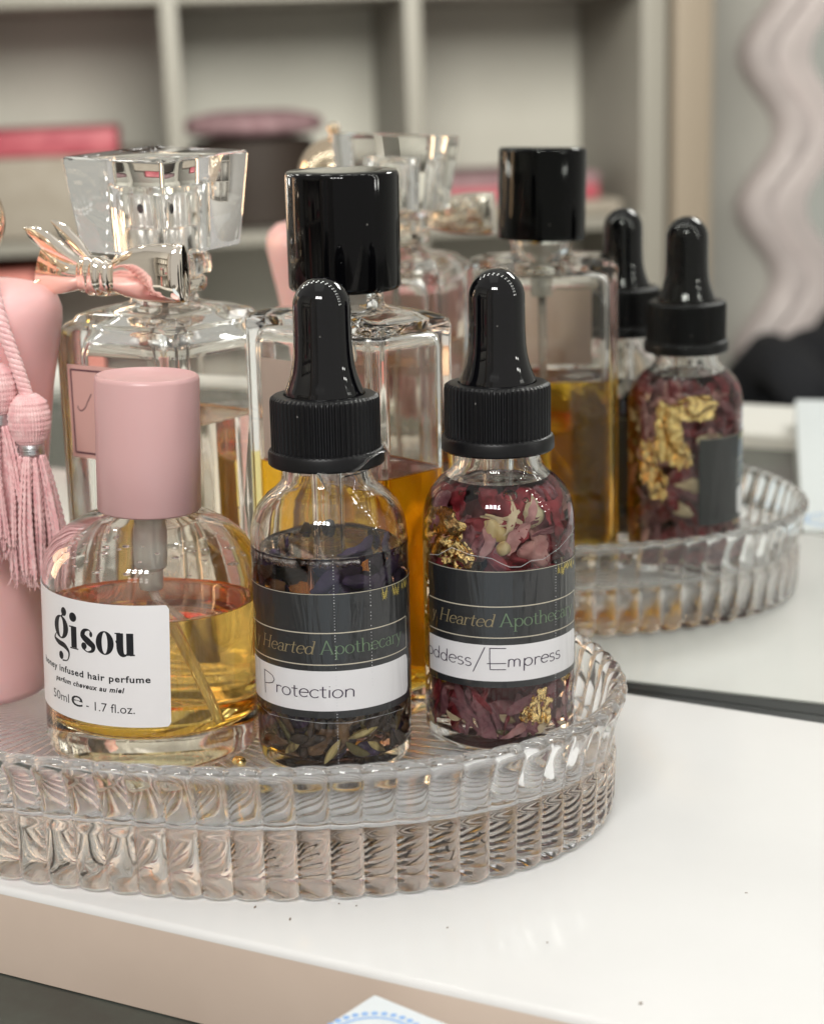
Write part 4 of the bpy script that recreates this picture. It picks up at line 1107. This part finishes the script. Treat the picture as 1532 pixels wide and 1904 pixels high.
# ================================================================== PINK BOTTLE AND TASSELS
PB = (-124.5, -95.0)
pk = thing('pink_bottle', 'frosted pink tapering bottle with round rose gold stopper, at the tray edge', 'perfume bottle', (PB[0], PB[1], Z0))
mb = MB()
lathe(mb, [(0, 0), (12.5, 0), (13.8, 0.6), (14.6, 2.5), (15.0, 8), (16.0, 30), (18.0, 55), (20.6, 74), (22.6, 84), (23.6, 89), (23.7, 92), (22.8, 95), (20.3, 97.2), (15, 98.4), (9, 98.8), (8, 99.4), (0, 99.4)], 96)
mb.build('body', M['pink_frost'], pk, sharp=60)
mb = MB()
st = [(0, 99.5), (8.6, 99.5), (9.0, 101.0)] + [(12.4*cos(rad(a)), 112.5+12.2*sin(rad(a))) for a in range(-42, 84, 6)] + [(1.6, 124.8), (1.5, 125.4)] + [(2.2*cos(rad(a)), 127.2+2.0*sin(rad(a))) for a in range(-50, 88, 12)] + [(0, 129.2)]
lathe(mb, st, 64); mb.build('stopper', M['rose_gold'], pk, sharp=60)
def tassel(loc, cordpts, label):
    t = thing('tassel', label, 'tassel', loc, group='pink silk tassels hung on the pink bottle')
    mb = MB()
    for ph in (0, 2*PI/3, 4*PI/3):                    # twisted cord of three strands
        cp = []
        cc = [Vector(c_) for c_ in cordpts]
        N_ = 90
        for i in range(N_+1):
            u = i/N_*(len(cc)-1); j = min(int(u), len(cc)-2); f = u-j
            P = [cc[max(0, min(len(cc)-1, j+o))] for o in (-1, 0, 1, 2)]
            c_ = 0.5*((2*P[1])+(-P[0]+P[2])*f+(2*P[0]-5*P[1]+4*P[2]-P[3])*f*f+(-P[0]+3*P[1]-3*P[2]+P[3])*f**3)
            a = ph+i*0.62
            cp.append(c_+Vector((cos(a), sin(a), 0))*0.75)
        tube(mb, cp, 0.85, 8)
    mb.build('cord', M['thread'], t)
    mb = MB()
    hp_ = [(0, 5.5), (2.0, 5.3), (3.9, 3.6), (4.6, 0.8), (4.5, -2.0), (3.6, -4.6), (2.7, -6.0)]
    pr_ = []
    for (r0, z0_), (r1, z1_) in zip(hp_, hp_[1:]):
        for k_ in range(7): pr_.append((r0+(r1-r0)*k_/7, z0_+(z1_-z0_)*k_/7))
    pr_.append(hp_[-1]); pr_.append((0, -6.0))
    lathe(mb, pr_[::-1], 160, rf=lambda k, i, r, z: 0.26*sin(k*2*PI/160*20+z*5.2)*sin(k*2*PI/160*20-z*5.2)*min(1, r/2))
    mb.build('head', M['thread'], t)
    mb = MB(); lathe(mb, [(2.2, -8.3), (2.75, -8.3), (2.95, -7.8), (2.8, -7.3), (2.95, -6.8), (2.8, -6.3), (2.9, -5.8), (2.2, -5.8), (2.2, -8.3)], 40); mb.build('band', M['metal_thread'], t)
    mb = MB()
    for i in range(92):
        a = random.uniform(0, 2*PI); f = math.sqrt(random.random()); top = 2.4*f; bot = 5.9*f+0.5; ln = random.uniform(25, 28.5)
        wv = random.uniform(-.35, .35)
        pts_ = []
        rs = []
        for k in range(37):
            u = k/36; rr = top+(bot-top)*min(1, u*1.6)**0.7
            aa = a+wv*u
            pts_.append((rr*cos(aa), rr*sin(aa), -8.0-ln*u)); rs.append((0.32+0.20*(k % 2))*(1 if u < .96 else .8))
        tube(mb, pts_, rs, 6, 0, True, 0.5)
        e_ = Vector(pts_[-1])
        for k in range(4):
            q_ = e_+Vector((random.uniform(-.9, .9), random.uniform(-.9, .9), random.uniform(-2.4, -.8)))
            tube(mb, [e_+Vector((0, 0, .6)), (e_+q_)/2+Vector((random.uniform(-.2, .2), 0, 0)), q_], [.10, .09, .06], 4, 0, False)
    mb.build('fringe', M['thread'], t)
tassel((-97.9, -105.2, 83.5), [(-15, 6.5, 33), (-8.5, 1.0, 30), (-4.6, -1.2, 21), (-1.8, -0.8, 12), (0, 0, 4.5)], 'pink silk tassel with silver band, hanging lower and nearer the honey bottle')
tassel((-104.4, -108.0, 90.3), [(-14, 6, 22), (-7, 1, 20), (-2.5, 0, 13), (0, 0, 4.5)], 'pink silk tassel with silver band, cut by the picture edge, hanging higher')

# small gold charm lying on the tray in front of the honey bottle
mb = MB()
for i in range(8):
    x, y = random.uniform(-1.7, 1.7), random.uniform(-.7, .7); rr = random.uniform(.5, 1.05)
    lathe(mb, [(rr*sin(PI*k/7), rr-rr*cos(PI*k/7)) for k in range(8)], 12, c=(x, y))
tag(mb.build('gold_bead', M['gold'], loc=(-42.4, -113.4, Z0+0.1)), 'tiny gold bead cluster on the tray at the foot of the honey bottle', 'bead')

# ================================================================== CARD BOX ON THE DESK AND CRUMBS
t = thing('card_box', 'flat white and pale blue box with a dotted blue seal, lying before the shelf', 'box', (15.0, -164.6, -19.2), math.atan2(-0.232, 0.973))
mb = MB(); box(mb, (0, -228, 0), (150, 0, 19.2), 0.8); mb.build('carton', M['box_white'], t, sharp=40)
mb = MB(); box(mb, (16, -222, 19.25), (146, -6+0.5-22, 19.35), 0); mb.build('lid_panel', M['box_blue'], t, flat=True)
mb = MB()
cx, cyy, RR = 9.8, -12.3, 8.9
for i in range(34):
    a = 2*PI*i/34
    for k in range(5):
        b = 2*PI*k/5+a
        mb.add([(cx+RR*cos(a)+0.33*cos(b)+0.30*cos(2*PI*j/8), cyy+RR*sin(a)+0.33*sin(b)+0.30*sin(2*PI*j/8), 19.26+0.004*k) for j in range(8)], [tuple(range(8))])
n = 72
for r0, r1 in ((7.3, 7.8), (4.6, 4.9)):
    vs = []
    for i in range(n):
        a = 2*PI*i/n; vs += [(cx+r0*cos(a), cyy+r0*sin(a), 19.26), (cx+r1*cos(a), cyy+r1*sin(a), 19.26)]
    mb.add(vs, [(2*i, 2*i+1, 2*((i+1) % n)+1, 2*((i+1) % n)) for i in range(n)])
mb.build('seal_print', M['seal_blue'], t, flat=True)

def crumb(x, y, s, name='crumb', ln=1.0):
    mb = MB()
    rg = []
    a0_ = random.uniform(0, PI)
    for i in range(5):
        v = i/4; h_ = sin(PI*min(max(v, .08), .92))*s/2
        rg.append([(((v-.5)*s*ln)*cos(a0_)-h_*cos(2*PI*k/7)*random.uniform(.7, 1.2)*sin(a0_), ((v-.5)*s*ln)*sin(a0_)+h_*cos(2*PI*k/7)*random.uniform(.7, 1.2)*cos(a0_), s*.28+h_*.55*sin(2*PI*k/7)) for k in range(7)])
    loft(mb, rg)
    tag(mb.build(name, M['crumb'], loc=(x, y, 0.02)), 'tiny brown crumb of dried herb on the white shelf top', 'crumb', 'brown crumbs scattered on the white shelf')
for x, y, s, ln in ((-20.1, -145.6, .5, 2.4), (-11.5, -147.2, .5, 2.6), (-6, -138, .4, 1.2), (-2.5, -137.5, .45, 1), (36, -136.5, .45, 1), (58, -150, .7, 1.3), (75.5, -157.0, .9, 1.8), (17, -138.5, .4, 1.6), (64, -103, .3, 2.5)):
    crumb(x, y, s*0.85, 'crumb', ln)
